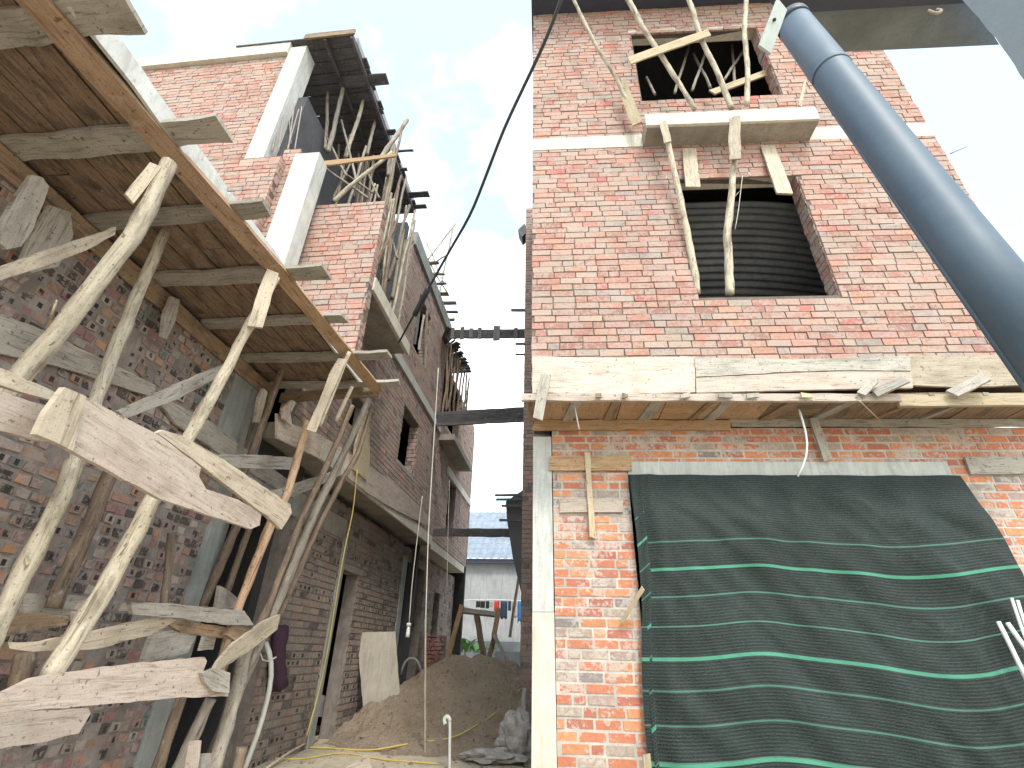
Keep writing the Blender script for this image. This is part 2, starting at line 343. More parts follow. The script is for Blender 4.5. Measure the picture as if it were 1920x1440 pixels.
def wall_cells(W, H, holes):
    us = sorted({0, W, *[h[0] for h in holes], *[h[2] for h in holes]}); zs = sorted({0, H, *[h[1] for h in holes], *[h[3] for h in holes]})
    us = [u for u in us if 0 <= u <= W]; zs = [z for z in zs if 0 <= z <= H]
    for i in range(len(us) - 1):
        run = None
        for j in range(len(zs) - 1):
            cu, cz = (us[i] + us[i + 1]) / 2, (zs[j] + zs[j + 1]) / 2
            solid = not any(h[0] < cu < h[2] and h[1] < cz < h[3] for h in holes)
            if solid: run = (run[0], zs[j + 1]) if run else (zs[j], zs[j + 1])
            if (not solid or j == len(zs) - 2) and run: yield us[i], us[i + 1], run[0], run[1]; run = None
def brickwork(name, o, u, n, W, H, holes, par, mat, pal, course=.083, blen=.225, gap=.012, hdr=.12, relief=.010, jit=.0035, seed=1, all_hdr=0, hole_hdr=False):
    """individual bricks laid in courses in front of a mortar bed: one mesh"""
    rng = random.Random(seed); o, u, n = Vector(o), Vector(u), Vector(n); z = Vector((0, 0, 1)); V, T, Fc = [], [], []
    pk = [p_[0] for p_ in pal]; pw = [p_[1] for p_ in pal]
    rows = int(H / course + .01)
    for r_ in range(rows + 1):
        z0 = r_ * course + gap / 2; z1 = min((r_ + 1) * course - gap / 2, H)
        if z1 - z0 < .02: continue
        cz = (z0 + z1) / 2; ivs = [(0, W)]
        for h in holes:
            if h[1] < cz < h[3]:
                nv = []
                for a, b in ivs:
                    if h[0] > a: nv.append((a, min(b, h[0])))
                    if h[2] < b: nv.append((max(a, h[2]), b))
                    if h[0] >= b or h[2] <= a: nv.append((a, b)) if (a, b) not in nv and not (h[0] > a or h[2] < b) else None
                ivs = [q for q in nv if q[1] - q[0] > .03]
        allh = rng.random() < all_hdr; x = -rng.uniform(0, blen); wob = rng.uniform(-.002, .002)
        while x < W:
            ln = (blen / 2 if (allh or rng.random() < hdr) else blen) * rng.uniform(.94, 1.04)
            xe = x + ln - gap
            for a, b in ivs:
                s0, s1 = max(x, a), min(xe, b)
                if s1 - s0 < .03: continue
                dpt = relief + rng.uniform(-jit, jit) * 1.3; c = rng.choices(pk, pw)[0]; f = rng.uniform(.88, 1.12)
                col = (min(1, c[0] * f), min(1, c[1] * f * rng.uniform(.94, 1.06)), min(1, c[2] * f), 1); k = len(V)
                j = lambda: rng.uniform(-jit, jit)
                for dd in (dpt, -.02):
                    for (ss, zz) in ((s0, z0), (s1, z0), (s1, z1), (s0, z1)):
                        V.append(o + u * (ss + (j() if dd > 0 else 0)) + z * (zz + wob + (j() if dd > 0 else 0)) + n * (dd + (j() * .5 if dd > 0 else 0)))
                fs_ = [(k, k + 1, k + 2, k + 3), (k, k + 4, k + 5, k + 1), (k + 1, k + 5, k + 6, k + 2), (k + 2, k + 6, k + 7, k + 3), (k + 3, k + 7, k + 4, k)]
                if u.cross(z).dot(n) < 0: fs_ = [tuple(reversed(q)) for q in fs_]
                Fc += fs_; T += [col] * 5
                if hole_hdr and ln < blen * .7 and rng.random() < .36:
                    k = len(V); m_ = .022; zc0 = (z0 + z1) / 2
                    for (ss, zz) in ((s0 + m_, zc0 - .018), (s1 - m_, zc0 - .018), (s1 - m_, zc0 + .018), (s0 + m_, zc0 + .018)): V.append(o + u * ss + z * (zz + wob) + n * (dpt + .003))
                    q = (k, k + 1, k + 2, k + 3); Fc.append(q if u.cross(z).dot(n) > 0 else tuple(reversed(q))); T.append((.025, .025, .03, 1))
            x += ln
    return mk(name, np.array([tuple(q) for q in V]), Fc, mat, par, None, False, T)
def brick_wall(pre, o, u, n, W, H, holes, par, mortar, mat, pal, thick=.2, **k):
    o, u, n = Vector(o), Vector(u), Vector(n)
    bed = boxes(pre, [(o + u * a + Vector((0, 0, c)), u * (b - a), -n * thick, Vector((0, 0, d - c))) for a, b, c, d in wall_cells(W, H, holes)], mortar, par)
    brickwork('bricks', o, u, n, W, H, holes, bed, mat, pal, **k)
    return bed
# brick colour mixes (linear)
FRESH = [((.45, .225, .175), 5), ((.50, .265, .20), 4), ((.38, .195, .16), 3), ((.48, .30, .25), 3.5), ((.46, .33, .27), 3), ((.36, .30, .27), 1.6), ((.50, .17, .14), .8)]
PIER = [((.56, .20, .11), 6), ((.62, .26, .13), 4), ((.46, .16, .11), 3), ((.42, .33, .28), 3), ((.25, .22, .21), 1)]
BROWN = [((.32, .24, .20), 5), ((.36, .26, .215), 3), ((.28, .23, .20), 4), ((.13, .11, .10), 2), ((.33, .25, .20), 1)]
FACAD = [((.42, .28, .235), 5), ((.48, .295, .235), 3), ((.37, .27, .235), 4), ((.22, .17, .15), 2), ((.40, .27, .21), 1.5)]
ROUGH = [((.36, .21, .15), 3), ((.46, .25, .15), 1.6), ((.32, .22, .19), 4), ((.085, .065, .06), 4.5), ((.42, .35, .30), 2), ((.31, .17, .16), 2.4), ((.18, .20, .18), 1.2)]

# ================================================================ ground
GZ = .5
def ground_h(x, y):
    h = GZ + .03 * noise.noise((x * 1.3, y * 1.3, 0)) + .012 * noise.noise((x * 5, y * 5, 2))
    return h
gx = np.concatenate([np.linspace(-400, -8, 12), np.linspace(-7.5, 7.5, 76), np.linspace(8, 400, 12)])
gy = np.concatenate([np.linspace(-400, -3, 12), np.linspace(-2.5, 22, 110), np.linspace(23, 600, 12)])
V = []; Fc = []
for j, y in enumerate(gy):
    for i, x in enumerate(gx): V.append((x, y, ground_h(x, y) if abs(x) < 8 and -3 < y < 23 else GZ))
nx = len(gx)
for j in range(len(gy) - 1):
    for i in range(nx - 1): k = j * nx + i; Fc.append((k, k + 1, k + nx + 1, k + nx))
tag(mk('ground', V, Fc, 'dirt', smooth=True), kind='structure')
def pile(x, y):
    h = .98 * math.exp(-((x + 1.75) ** 2 / 1.5 + (y - 9.9) ** 2 / 3.2)) + .42 * math.exp(-((x + .7) ** 2 / .7 + (y - 9.6) ** 2 / 4.5)) + .30 * math.exp(-((x + 2.7) ** 2 / .8 + (y - 8.9) ** 2 / 1.3))
    h += (.10 * noise.noise((x * 1.7, y * 1.7, 4)) + .07 * noise.noise((x * 4.5, y * 4.5, 1)) + .045 * abs(noise.noise((x * 12, y * 12, 1))) + .02 * noise.noise((x * 26, y * 26, 1))) * min(1, h * 3)
    return GZ - .12 + h
V = []; Fc = []; nx = 200
for j in range(330):
    for i in range(nx):
        x = -3.28 + 3.1 * i / (nx - 1); y = 6.6 + 7.6 * j / 329; V.append((x, y, pile(x, y)))
for j in range(329):
    for i in range(nx - 1): k = j * nx + i; Fc.append((k, k + 1, k + nx + 1, k + nx))
tag(mk('sand_pile', V, Fc, 'sand', smooth=True), 'heap of damp brown sand filling the alley between the brick houses', 'sand pile')

# ================================================================ left row: near house with the formwork deck
A = thing('brick_house', 'unplastered brick house at far left, under the low timber formwork deck', 'house', (-3.3, 2, GZ))
UX, UY = Vector((1, 0, 0)), Vector((0, 1, 0))
brick_wall('wall', (-3.3, -1.5, GZ - .1), UY, UX, 5.83, 3.85, [(6, 0, 7, 1), (5.55, 2.9, 6, 5)], A, 'mortar_green', 'brick_rough', ROUGH, course=.078, blen=.19, gap=.021, all_hdr=.8, hdr=.6, relief=.006, jit=.007, seed=11, hole_hdr=True)
boxes('column', [bx(-3.5, -3.272, 4.335, 4.6, GZ - .1, 3.02)], 'concrete_grey', A, .004)
boxes('lintel', [bx(-3.5, -3.275, 4.05, 5.78, 3.0, 3.3)], 'concrete_grey', A, .004)
boxes('side_wall', [bx(-3.5, -3.3, 4.05, 5.78, 3.3, 3.6)], 'concrete_deep_shade', A)
boxes('side_wall', [bx(-7, -3.5, 4.05, 4.25, GZ - .1, 4.2)], 'concrete_deep_shade', A)
boxes('side_wall', [bx(-7, -6.8, 4.25, 9, GZ - .1, 3.6)], 'concrete_deep_shade', A)
boxes('floor_slab', [bx(-7, -3.32, -1.5, 4.72, 4.24, 4.34)], 'concrete_soffit', A)
boxes('upper_column', [bx(-3.5, -3.28, 4.05, 4.74, 3.3, 4.2)], 'concrete_grey', A, .004)
boxes('slab_edge', [bx(-3.32, -2.235, -1.2, 4.70, 4.25, 4.32)], 'concrete_pale', A, .003)

# ================================================================ left row: middle house
B = thing('brick_house', 'tall three-storey brick house in the middle of the left row, poles under its roof', 'house', (-3.0, 7, GZ))
zG = GZ - .1
HG = [(1.62, 0, 2.28, 2.63 - zG)]
brick_wall('ground_wall', (-3.3, 5.78, zG), UY, UX, 4.4, 3.1, HG, B, 'mortar_brown', 'brick_brown', BROWN, seed=21, gap=.015, all_hdr=.2, hole_hdr=True, jit=.002)
boxes('column', [bx(-3.5, -3.27, 7.26, 7.40, zG, 3.05)], 'concrete_grey', B, .003)
boxes('column', [bx(-3.5, -3.27, 10.18, 10.42, zG, 3.3)], 'concrete_grey', B, .003)
boxes('lintel', [bx(-3.5, -3.28, 5.78, 7.26, 3.02, 3.3)], 'concrete_soffit', B, .003)
boxes('door_lintel', [bx(-3.48, -3.285, 7.40, 8.2, 2.63, 2.72)], 'concrete_soffit', B, .003)
boxes('ledge_slab', [bx(-6.8, -2.95, 4.76, 10.9, 3.62, 3.80)], 'concrete_soffit', B, .006)
boxes('ledge_face', [bx(-2.95, -2.925, 5.4, 10.85, 3.60, 3.80)], 'concrete_cream', B, .008)
zU = 3.8
HU = [(8.22 - 4.76, 4.60 - zU, 9.25 - 4.76, 5.70 - zU), (-.1, 6.1 - zU, 7.35 - 4.76, 20), (8.2 - 4.76, 7.0 - zU, 9.15 - 4.76, 8.35 - zU), (6.05 - 4.76, 4.36 - zU, 6.6 - 4.76, 4.86 - zU)]
brick_wall('upper_wall', (-3.0, 4.76, zU), UY, UX, 6.0, 5.3, HU, B, 'mortar_brown', 'brick_facade', FACAD, seed=22, jit=.002, thick=.18)
for (y0, za, zb) in ((9.25, 4.60, 5.70), (9.15, 7.0, 8.35)):
    jb = boxes('jamb', [bx(-3.19, -3.002, y0 - .012, y0 + .0, za, zb)], 'mortar_dark', B)
    brickwork('bricks', (-3.19, y0 - .012, za), UX, (0, -1, 0), .187, zb - za, [], jb, 'brick_facade', FACAD, seed=int(y0 * 9), relief=.005)
boxes('window_sill', [bx(-3.18, -2.985, 8.18, 9.3, 4.54, 4.60)], 'concrete_grey', B, .003)
boxes('floor_band', [bx(-3.05, -2.955, 6.4, 10.8, 6.22, 6.40)], 'concrete_pale', B, .008)
boxes('roof_band', [bx(-3.05, -2.93, 7.4, 10.8, 9.0, 9.35)], 'concrete_grey', B, .01)
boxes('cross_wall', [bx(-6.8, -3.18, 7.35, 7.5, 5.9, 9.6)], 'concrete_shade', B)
boxes('cross_wall', [bx(-6.8, -3.0, 10.6, 10.76, 3.8, 9.1)], 'concrete_deep_shade', B)
boxes('cross_wall', [bx(-6.8, -3.5, 5.62, 5.78, zG, 3.6)], 'concrete_deep_shade', B)
boxes('cross_wall', [bx(-7, -6.8, 4.0, 10.8, 3.6, 9.2)], 'concrete_deep_shade', B)
boxes('cross_wall', [bx(-6.8, -3.5, 9.4, 9.5, zG, 3.6)], 'concrete_deep_shade', B)
boxes('upper_floor', [bx(-6.8, -3.18, 4.8, 10.6, 5.75, 5.9)], 'concrete_deep_shade', B)
boxes('upper_floor', [bx(-6.8, -3.18, 7.5, 10.6, 9.1, 9.25)], 'concrete_deep_shade', B)
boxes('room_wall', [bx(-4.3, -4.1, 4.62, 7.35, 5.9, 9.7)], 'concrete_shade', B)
boxes('balcony_slab', [bx(-3.0, -2.43, 4.95, 6.45, 5.72, 5.86)], 'concrete_soffit', B, .004)
boxes('balcony_edge', [bx(-2.45, -2.40, 4.86, 6.47, 5.70, 5.90)], 'concrete_cream', B, .006)
# party wall panels facing the camera
pw = brick_wall('party_wall', (-3.72, 4.75, 4.4), UX, (0, -1, 0), 1.29, 2.80, [(-.1, 2.55, .16, 3)], B, 'mortar_dark', 'brick_fresh', FRESH, seed=31, thick=.14, course=.083)
brickwork('bricks', (-2.432, 4.75, 4.4), UY, UX, .14, 2.8, [], pw, 'brick_fresh', FRESH, seed=32, relief=.004, all_hdr=1)
yc = 4.35
c2 = [P(x, y, 'Y', yc) for x, y in ((600, 285), (556, 283), (510, 490), (550, 490))]
boxes('short_column', [((c2[1].x, yc, 5.4), (c2[0].x - c2[1].x, 0, 0), (0, .24, 0), (0, 0, c2[0].z - 5.4))], 'concrete_pale', B, .004)
ys = 4.3
sa, sb = P(528, 292, 'Y', ys), P(400, 300, 'Y', ys)
st = brick_wall('step_wall', (sb.x - 1.6, ys, 4.5), UX, (0, -1, 0), sa.x - sb.x + 1.6, sa.z - 4.5, [], B, 'mortar_dark', 'brick_fresh', FRESH, seed=33, thick=.14)
brickwork('bricks', (sa.x, ys, 4.5), UY, UX, .14, sa.z - 4.5, [], st, 'brick_fresh', FRESH, seed=34, relief=.004, all_hdr=1)
sc = P(546, 280, 'Y', ys + .14)
brick_wall('step_wall', (sa.x - .1, ys + .14, 4.5), UX, (0, -1, 0), sc.x - sa.x + .26, sc.z - 4.5, [], B, 'mortar_dark', 'brick_fresh', FRESH, seed=35, thick=.3)
yu = 4.45; ut = P(560, 104, 'Y', yu); ub = P(490, 290, 'Y', yu)
brick_wall('gable_wall', (-9.2, yu, 5.0), UX, (0, -1, 0), ut.x + 9.2 - .02, ut.z - 5.0, [], B, 'mortar_dark', 'brick_fresh', FRESH, seed=36, thick=.14, course=.083)
boxes('tall_column', [((ut.x - .16, yu - .05, ub.z - 1), (.30, 0, 0), (0, .3, 0), (0, 0, ut.z - ub.z + 1.18))], 'concrete_pale', B, .004)
boxes('gable_coping', [((-9.2, yu - .08, ut.z), (ut.x + 9.2 - .17, 0, 0), (0, .3, 0), (0, 0, .30))], 'concrete_cream', B, .01)
BZ = ut.z

# ================================================================ left row: far house
Cc = thing('brick_house', 'narrow brick house at the far end of the left row', 'house', (-3.0, 13, GZ))
brick_wall('ground_wall', (-3.3, 10.42, zG), UY, UX, 4.8, 3.1, [(.0, 0, 1.5, 2.85), (2.5, .9, 3.1, 2.5)], Cc, 'mortar_brown', 'brick_brown', BROWN, seed=41)
brick_wall('upper_wall', (-3.0, 10.76, 3.8), UY, UX, 4.4, 4.4, [(1.5, .3, 2.35, 1.75), (-.1, 2.9, 2.1, 6)], Cc, 'mortar_brown', 'brick_facade', FACAD, seed=42, thick=.18)
boxes('end_wall', [bx(-6.8, -3.18, 10.78, 10.9, zG, 3.6)], 'concrete_deep_shade', Cc)
boxes('end_wall', [bx(-6.8, -3.0, 15.16, 15.3, zG, 8.1)], 'concrete_deep_shade', Cc)
boxes('end_wall', [bx(-7, -6.8, 10.9, 15.2, zG, 8.2)], 'concrete_deep_shade', Cc)
boxes('ledge_slab', [bx(-6.8, -2.93, 10.95, 14.6, 3.55, 3.72)], 'concrete_cream', Cc, .01)
boxes('balcony_slab', [bx(-3.0, -2.62, 10.85, 13.2, 6.05, 6.2)], 'concrete_soffit', Cc, .004)
boxes('floor_band', [bx(-3.03, -2.94, 11.9, 15.1, 5.55, 5.75)], 'concrete_cream', Cc, .008)
boxes('roof_slab', [bx(-6.8, -3.0, 10.9, 15.16, 8.1, 8.25)], 'concrete_deep_shade', Cc)

# ================================================================ right house
R = thing('brick_house', 'large orange-red brick house on the right with net-covered doorway and jettied upper floors', 'house', tuple(RL(0, 0, GZ)))
W_, T_ = 5.1, 10.95
zb = 3.93
WIN = (1.78, 5.0 - zb, 3.26, 6.88 - zb); TOP = (1.53, 8.47 - zb, 3.47, 10.25 - zb)
nR = -RV
brick_wall('upper_wall', RL(0, 0, zb), RU, nR, W_, T_ - zb, [WIN, TOP], R, 'mortar_dark', 'brick_fresh', FRESH, seed=51, course=.086, blen=.25, thick=.19, hdr=.22)
for (h, s_) in ((WIN, 52), (TOP, 53)):
    jb = boxes('jamb', [(RL(h[2] - .012, .002, zb + h[1]), RU * .014, RV * .186, Vector((0, 0, h[3] - h[1])))], 'mortar_dark', R)
    brickwork('bricks', RL(h[2] - .012, .19, zb + h[1]), -RV, -RU, .187, h[3] - h[1], [], jb, 'brick_fresh', FRESH, seed=s_, relief=.005, all_hdr=.6, course=.086)
    jb = boxes('jamb', [(RL(h[0] - .002, .002, zb + h[1]), RU * .014, RV * .186, Vector((0, 0, h[3] - h[1])))], 'mortar_dark', R)
boxes('window_lintel', [rbx(1.6, 3.5, -.006, .18, 6.88, 6.95)], 'concrete_cream', R, .004)
boxes('window_lintel', [rbx(1.5, 3.55, -.008, .18, 10.25, 10.32)], 'concrete_cream', R, .004)
boxes('floor_band', [rbx(0, 1.45, -.018, .1, 7.50, 7.74)], 'concrete_cream', R, .006)
boxes('floor_band', [rbx(3.57, W_, -.018, .1, 7.50, 7.74)], 'concrete_cream', R, .006)
boxes('balcony_slab', [rbx(1.46, 3.56, -.27, .1, 7.50, 7.70)], 'concrete_soffit', R, .004)
boxes('balcony_face', [rbx(1.45, 3.57, -.30, -.27, 7.51, 7.74)], 'concrete_cream', R, .006)
boxes('side_wall', [rbx(0.0, .19, .192, 5, zb, T_)], 'mortar_brown', R)
boxes('side_wall', [rbx(W_ - .19, W_, .192, 5, zb, T_)], 'mortar_brown', R)
boxes('side_wall', [rbx(0, .19, .76, 5, zG, 3.74)], 'mortar_brown', R)
boxes('side_wall', [rbx(5.6, 5.8, .76, 5, zG, 3.74)], 'mortar_brown', R)
boxes('back_wall', [rbx(0, 5.8, 5, 5.2, zG, T_)], 'concrete_deep_shade', R)
boxes('floor_slab', [rbx(.19, W_ - .19, .19, 5, 7.5, 7.7)], 'concrete_deep_shade', R)
boxes('floor_slab', [rbx(.19, W_ - .19, .19, 5, 3.95, 4.1)], 'concrete_deep_shade', R)
boxes('floor_slab', [rbx(.19, W_ - .19, .19, 5, T_ - .2, T_)], 'concrete_deep_shade', R)
boxes('partition_wall', [rbx(.3, W_ - .3, 1.9, 2.0, 7.7, T_ - .2)], 'concrete_deep_shade', R)
boxes('partition_wall', [rbx(.2, 5.5, 2.2, 2.3, zG, 3.7)], 'concrete_deep_shade', R)
boxes('roof_eave', [rbx(-.03, W_ + .1, -.55, 5.1, T_ - .02, T_ + .22)], 'dark_paint', R, .004)
lw = brick_wall('lower_wall', RL(0.205, .55, zG), RU, nR, 5.4, 3.72 - zG, [(.755, 0, 3.85, 3.34 - zG)], R, 'mortar_pale', 'brick_pier', PIER, seed=54, gap=.021, relief=.004, jit=.0025, blen=.235)
boxes('corner_column', [rbx(0, .2, .535, .76, zG, 1.93)], 'concrete_cream', R, .003)
boxes('corner_column', [rbx(.002, .198, .538, .76, 1.935, 3.62)], 'concrete_pale', R, .003)
boxes('door_lintel', [rbx(.962, 4.06, .535, .75, 3.20, 3.345)], 'concrete_pale', R, .004)
# corrugated tin ceiling seen through the window
V, Fc = [], []
for i in range(120):
    f = i / 119
    for k in range(24):
        u = .25 + k / 23 * 4.35; sag = .5 * max(0, (u - 2.7)) ** 2 * .35
        V.append(RL(u, .45 + 2.2 * f, 6.95 - 1.7 * f ** 1.3 - sag * (1 - f) + .018 * math.sin(f * 2 * math.pi * 26 + sag * 3)))
for i in range(119):
    for k in range(23): q = i * 24 + k; Fc.append((q, q + 1, q + 25, q + 24))
mk('tin_ceiling', V, Fc, 'tin_sheet', R, smooth=True)

# ================================================================ houses beyond
R2 = thing('brick_house', 'half-hidden brick house just beyond the right-hand house, only its edge showing', 'house', (-.5, 9.5, GZ))
brick_wall('wall', (-.80, 9.0, zG), UX, (0, -1, 0), .6, 11.2, [], R2, 'mortar_brown', 'brick_brown', FACAD, seed=61)
boxes('side_wall', [bx(-.80, 3.5, 9.2, 14, zG, 11.6)], 'mortar_brown', R2)
V = []
for y_ in (9.25, 12.2):
    for q in ((-.80, 2.45), (-.80, 4.35), (-1.14, 4.12), (-1.10, 3.75), (-.98, 3.1)): V.append((q[0], y_, q[1]))
mk('canopy', V, [(4, 3, 2, 1, 0), (5, 6, 7, 8, 9), (0, 1, 6, 5), (1, 2, 7, 6), (2, 3, 8, 7), (3, 4, 9, 8), (4, 0, 5, 9)], 'wood_dark_veiled', R2)
boxes('corner_bracket', [((-1.0, 9.02, 10.9), (.16, 0, .2), (0, .3, 0), (.1, 0, -.25))], 'wood_dark_veiled', R2)
Hb = thing('rear_house', 'low grey house with a blue-grey tiled roof closing the end of the alley', 'house', (-3, 22, GZ))
boxes('wall', [bx(-9, 4, 22, 22.2, 2.0, 4.95)], 'painted_wall', Hb); boxes('base_wall', [bx(-9, 4, 21.97, 22.2, GZ - .1, 2.0)], 'painted_low', Hb)
boxes('fascia', [bx(-9.2, 4.2, 21.7, 21.8, 4.9, 5.08)], 'dark_paint', Hb)
V, Fc = [], []; NR, NU = 60, 260
for i in range(NR + 1):
    f = i / NR; row = f * 10
    for k in range(NU + 1):
        u = k / NU * 13.2; V.append((-9.2 + u, 21.65 + 3.2 * f, 5.05 + 2.75 * f + .05 * abs(math.sin(u * math.pi / .30)) - .045 * (row - math.floor(row))))
for i in range(NR):
    for k in range(NU): q = i * (NU + 1) + k; Fc.append((q, q + 1, q + NU + 2, q + NU + 1))
mk('tiled_roof', V, Fc, 'roof_tile', Hb)

# ================================================================ formwork deck over the near left house
D = thing('formwork_deck', 'low timber formwork deck of brown boards on cross bearers, top left', 'formwork', (-2.7, 2, 4.1))
lst = []
for i in range(5):
    x0 = -3.27 + i * .2; y = -1.2
    while y < 4.7:
        ln = random.uniform(1.2, 2.6); z = 4.20 + random.uniform(0, .012)
        lst.append(((x0 + .004, y + .004, z), (.188, 0, 0), (0, min(ln, 4.72 - y) - .008, 0), (0, 0, .035))); y += ln
boxes('deck_boards', lst, 'wood_deck', D, .003)
for (y, xe, wdt, mt) in ((-.5, -1.9, .16, 'wood_grey'), (.1, -1.88, .15, 'wood_grey'), (.6, -1.95, .14, 'wood_grey'), (1.02, -1.93, .17, 'wood_grey'), (1.62, -1.86, .16, 'wood_grey'), (2.2, -1.93, .13, 'wood_grey'),
                  (2.80, -1.80, .16, 'wood_grey'), (3.42, -1.90, .12, 'wood_grey'), (4.02, -1.70, .13, 'wood_grey'), (4.60, -1.78, .12, 'wood_grey')):
    plank('bearer', (-3.25, y, 4.165), (xe, y + random.uniform(-.04, .04), 4.165), wdt, mt, .03, (0, 0, -1), D, .01)
plank('edge_beam', (-2.50, -1.2, 4.12), (-2.15, 2.75, 4.12), .12, 'wood_beam', .05, (.35, 0, -1), D, .004)
plank('edge_beam', (-2.14, 2.65, 4.11), (-2.05, 4.74, 4.13), .11, 'wood_orange', .045, (.5, 0, -1), D, .004)
plank('wall_beam', (-3.24, -1.2, 4.08), (-3.24, 4.7, 4.09), .14, 'wood_brown', .05, (1, 0, -.3), D, .008)
plank('end_board', (-3.2, 4.73, 4.10), (-2.05, 4.73, 4.14), .12, 'wood_brown', .03, (0, -1, 0), D, .006)
for i, (y0, y1) in enumerate(((-1.0, .9), (.95, 2.1), (2.15, 3.4), (3.45, 4.7))):
    plank('side_shutter', (-2.2 - .006 * i, y0, 4.25), (-2.2 - .006 * i, y1, 4.25), .16, 'concrete_pale' if i else 'wood_grey', .02, (1, 0, .1), D, .008)

# ---- prop poles under the deck: (label, top px, bottom px, Y of each, radii, material)
def pole(label, pts, r, r2, mat, group=None, crook=.05, cat='pole', name='timber_prop', stubs=0, sides=9, splint=None):
    t = thing(name, label, cat, tuple(pts[-1]), group)
    tube('trunk', pts, r, mat, t, sides, r2, crook * .6, .26, .05)
    for i in range(stubs):
        f = random.uniform(.2, .8); a = Vector(pts[0]).lerp(Vector(pts[-1]), f)
        tube('branch_stub', [a, a + Vector((random.uniform(.03, .09), -.05, random.uniform(.03, .10)))], .008, mat, t, 5, .003, 0, .2)
    if splint:
        a, b, wd_, m_ = splint; plank('splint', a, b, wd_, m_, .022, None, t, .006)
    return t
G1 = 'pole props under the left formwork deck'
def Y(x, y, v): return P(x, y, 'Y', v)
pole('thick pale crooked pole at far left, top tucked under the deck edge', [Y(318, 305, 1.66), Y(250, 440, 1.68), Y(120, 610, 1.7), Y(28, 712, 1.72), Y(-80, 860, 1.74), Vector((-3.0, 1.78, .5))], .040, .052, 'pole_pale', G1, .04, stubs=2,
     splint=(Y(292, 308, 1.60), Y(243, 372, 1.60), .055, 'wood_pale'))
pole('long smooth pole rising behind the broad bright plank at left', [Y(318, 415, 2.35), Y(255, 560, 2.32), Y(200, 690, 2.3), Y(120, 930, 2.27), Y(20, 1130, 2.25), Y(-60, 1290, 2.23), Vector((-2.75, 2.2, .5))], .034, .050, 'pole_pale', G1, .04)
pole('long pole with a broken plate nailed to its head, third from the left', [Y(518, 520, 2.72), Y(430, 685, 2.7), Y(350, 830, 2.66), Y(285, 940, 2.6), Y(200, 1100, 2.55), Y(92, 1275, 2.5)], .030, .050, 'pole_pale', G1, .03, stubs=1,
     splint=(Y(512, 508, 2.66), Y(478, 612, 2.66), .085, 'wood_pale'))
pole('straight pale batten prop from the deck edge into the dark doorway', [Y(655, 660, 3.86), Y(598, 800, 3.95)], .026, .026, 'wood_pale', G1, .01, sides=4,
     splint=(Y(642, 672, 3.83), Y(583, 808, 3.86), .085, 'wood_pale'))
pole('reddish brown pole below the pale batten prop', [Y(578, 790, 4.05), Y(535, 930, 4.05), Y(510, 980, 4.02), Y(440, 1160, 4.0), Y(398, 1300, 3.95)], .034, .036, 'pole_orange', G1, .02)
pole('long grey pole leaning from deck corner down to the yard, outermost', [Y(692, 748, 4.70), Y(640, 860, 4.7), Y(590, 960, 4.65), Y(530, 1110, 4.6), Y(455, 1280, 4.55), Y(385, 1450, 4.5)], .034, .052, 'pole_grey', G1, .03)
pole('dark twisted pole just inside the outermost leaning pole', [Y(660, 760, 4.62), Y(600, 900, 4.6), Y(560, 990, 4.55), Y(500, 1150, 4.5), Y(448, 1250, 4.4)], .030, .036, 'pole_brown', G1, .04)
pole('bark-covered pole doubled beside the deck corner post', [Y(697, 765, 4.85), Y(672, 850, 4.85), Y(640, 905, 4.83), Y(585, 1010, 4.8), Y(520, 1160, 4.75)], .024, .034, 'pole_brown', G1, .03)
pole('pale batten hanging from the deck corner beside two props', [Y(660, 725, 4.5), Y(630, 790, 4.5)], .028, .028, 'wood_pale', G1, .0, sides=4)
for lb, a, b, y, r, m_ in (('brown pole standing at the left side of the dark doorway', (452, 965), (375, 1150), 4.55, .042, 'pole_brown'),
                       ('thin brown pole in the middle of the dark doorway', (474, 970), (425, 1110), 4.75, .034, 'pole_brown'),
                       ('bright orange pole crossing the dark doorway', (512, 965), (445, 1145), 4.3, .034, 'pole_orange'),
                       ('shadowed pole against the brick wall left of the grey column', (322, 1000), (308, 1140), 3.75, .030, 'pole_brown'),
                       ('dark weathered pole leaning on the rough brick wall', (215, 870), (100, 1140), 2.9, .045, 'pole_brown'),
                       ('dark pole rising under the deck before the wall opening', (545, 650), (440, 940), 4.35, .036, 'pole_brown'),
                       ('thin dark pole beside the wall opening under the deck', (490, 745), (435, 900), 4.5, .024, 'pole_brown'),
                       ('dark pole standing against the inner wall high under the deck', (292, 580), (262, 720), 3.1, .026, 'pole_brown')):
    X_ = P(*a, 'Y', y); pole(lb, [Y(*a, y), Y((a[0] + b[0]) / 2, (a[1] + b[1]) / 2, y), Y(*b, y)], r, r, m_, G1, .02)
G2 = 'lower ends of props at the bottom left'
for lb, a, b, y, r, r2, m_ in (('grey pole foot beside the concrete column, lowest left', (345, 1290), (290, 1460), 4.0, .035, .04, 'pole_brown'),
                       ('knotty grey pole foot between the two lowest props', (395, 1310), (325, 1460), 4.05, .042, .045, 'pole_grey'),
                       ('stout brown pole foot below the splintered boards', (432, 1190), (410, 1262), 4.0, .045, .045, 'pole_brown'),
                       ('dark grey pole running down from the torn board end', (470, 1190), (395, 1460), 4.35, .05, .058, 'pole_grey'),
                       ('short dark pole low on the brick wall behind pale boards', (50, 1225), (28, 1300), 2.9, .05, .05, 'pole_brown'),
                       ('dark pole base standing on the ground near the white hose', (455, 1400), (440, 1460), 4.5, .04, .04, 'pole_brown')):
    pole(lb, [Y(*a, y), Y((a[0] + b[0]) / 2, (a[1] + b[1]) / 2, y), Y(*b, y)], r, r2, m_, G2, .02)

